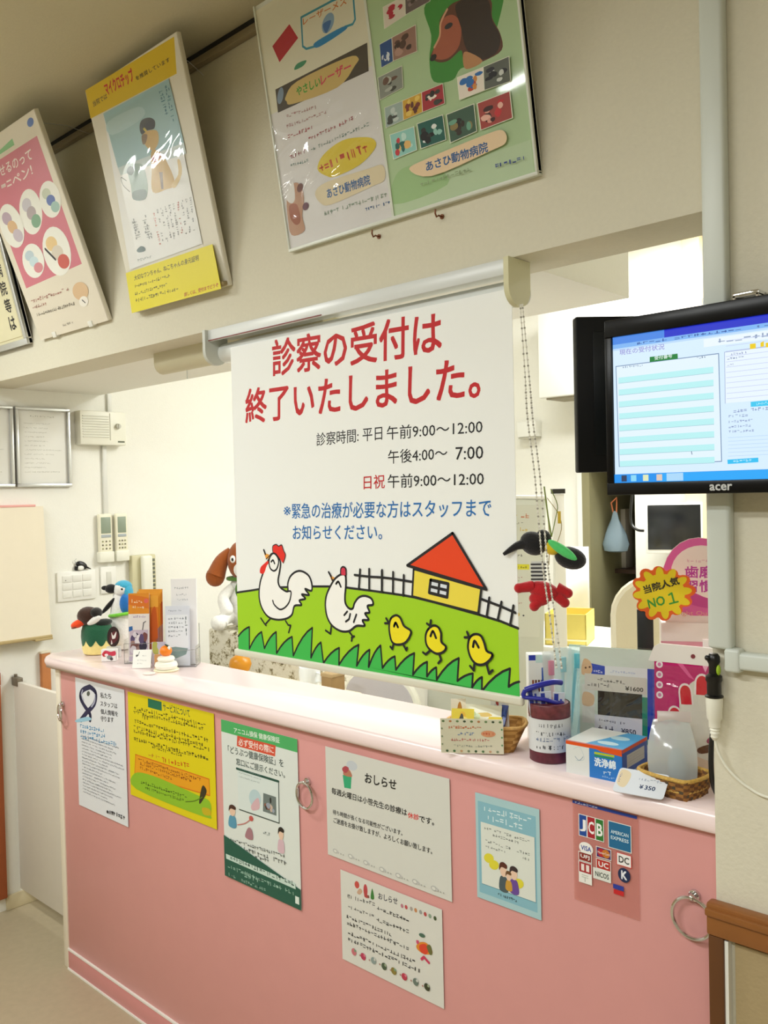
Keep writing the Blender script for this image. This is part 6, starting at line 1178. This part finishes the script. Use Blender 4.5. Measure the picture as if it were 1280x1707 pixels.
# rear wall fittings
t = thing('flat_screen', 'small white-framed screen, switched off, on the cream rear wall', 'monitor', (1.05, YB-.06, 1.37), math.radians(22))
obj('case', box(B(), -.12, .116, -.05, -.02, -.115, .108, bev=.004), WHITE, t); obj('screen', box(B(), -.112, .108, -.0525, -.05, -.098, .098, bev=.001), mat('dark_screen', '15171a', .2), t)
bm = B(); cyl(bm, (0, -.02, 0), (0, .06, 0), .03); box(bm, -.02, .02, -.04, -.02, -.2, -.12, 0, .003); obj('wall_arm', bm, GREY, t)
bm = B(); tube(bm, smoothpts([(-.16, -.01, .3), (-.185, -.012, .1), (-.185, -.015, .02), (-.16, -.03, -.01), (-.13, -.04, -.015)], k=6), .006, 8); obj('black_cable', bm, BLACK, t)
bm = B(); tube(bm, [(-.14+.14*math.cos(a*PI/12), -.02, -.52+.14*math.sin(a*PI/12)) for a in range(4, 22)], .0045, 8); obj('coiled_cable', bm, BLACK, t)
t = thing('soap_dispenser', 'small white dispenser box fixed to the rear wall behind the bead chain', 'dispenser', (.28, YB, 1.814))
obj('case', box(B(), -.055, .055, -.06, 0, 0, .08, bev=.006), WHITE, t); obj('lower_tray', box(B(), -.05, .05, -.055, 0, -.008, -.001), mat('tray_grey_beige', 'b8b4a4', .5), t)  # thin grey-beige slab just below the case
t = thing('air_unit', 'white wall cabinet high on the rear wall partly hidden by the black monitors', 'wall cabinet', (.62, YB, 1.98))
obj('case', box(B(), -.16, .4, -.22, 0, 0, .42, bev=.008), WHITE, t); obj('under_slot_shade', box(B(), -.13, .38, -.2, -.04, -.008, .001), mat('slot_shade_brown', '8f8770', .5), t)  # brown slab below the case paints its slit and the shadow there
t = thing('carrier_bag', 'translucent blue white carrier bag hanging in the dim store opening', 'bag', (.665, 2.52, 1.235))
bm = B(); n_ = 24; rings = []
for j, (z, r_, fl) in enumerate(((0, .03, 1), (.006, .058, 1), (.04, .068, 1), (.085, .056, .9), (.12, .04, .8), (.16, .02, .6), (.2, .01, .5))):
    rings.append([bm.verts.new((r_*math.cos(2*PI*k/n_)*(1+.06*math.sin(5*k+j)), r_*fl*.6*math.sin(2*PI*k/n_), z)) for k in range(n_)])
for a, b in zip(rings, rings[1:]):
    for k in range(n_): bm.faces.new((a[k], a[(k+1) % n_], b[(k+1) % n_], b[k]))
bm.faces.new(rings[0][::-1]); obj('bag_body', bm, mat('bag_blue', '93a9b8', .35, alpha=.8, bump=.6, bscale=40), t)
bm = B(); tube(bm, [(-.01, 0, .195), (-.02, 0, .24), (0, .02, .265), (.01, 0, .24), (.008, 0, .195)], .004, 8); obj('handle', bm, mat('bag_handle', 'c8744c', .5), t)
t = thing('store_shelf', 'dark shelf unit with small goods inside the store opening', 'shelf', (.71, 2.75, 0))
for z in (.8, 1.12, 1.56): obj('shelf_board', box(B(), -.19, .2, -.12, .12, z, z+.02), mat('shelf_dark', '3a2416', .6, var=.1), t)
for x, hx, z, h_ in ((-.1, 'b8ad8c', .82, .17), (-.02, '8f8a72', .82, .2), (.1, '6a5c44', .82, .12), (.08, '7a6e58', 1.14, .25), (-.12, 'a8a090', 1.14, .3)):
    tag(obj('store_box', box(B(), .71+x-.035, .71+x+.035, 2.7, 2.78, z, z+h_, bev=.004), mat('goods_'+hx, hx, .6)), 'small %s carton on the dark store shelf' % {'b8ad8c': 'cream', '8f8a72': 'olive', '6a5c44': 'brown', '7a6e58': 'tall brown', 'a8a090': 'tall grey'}[hx], 'box', 'goods in the store')
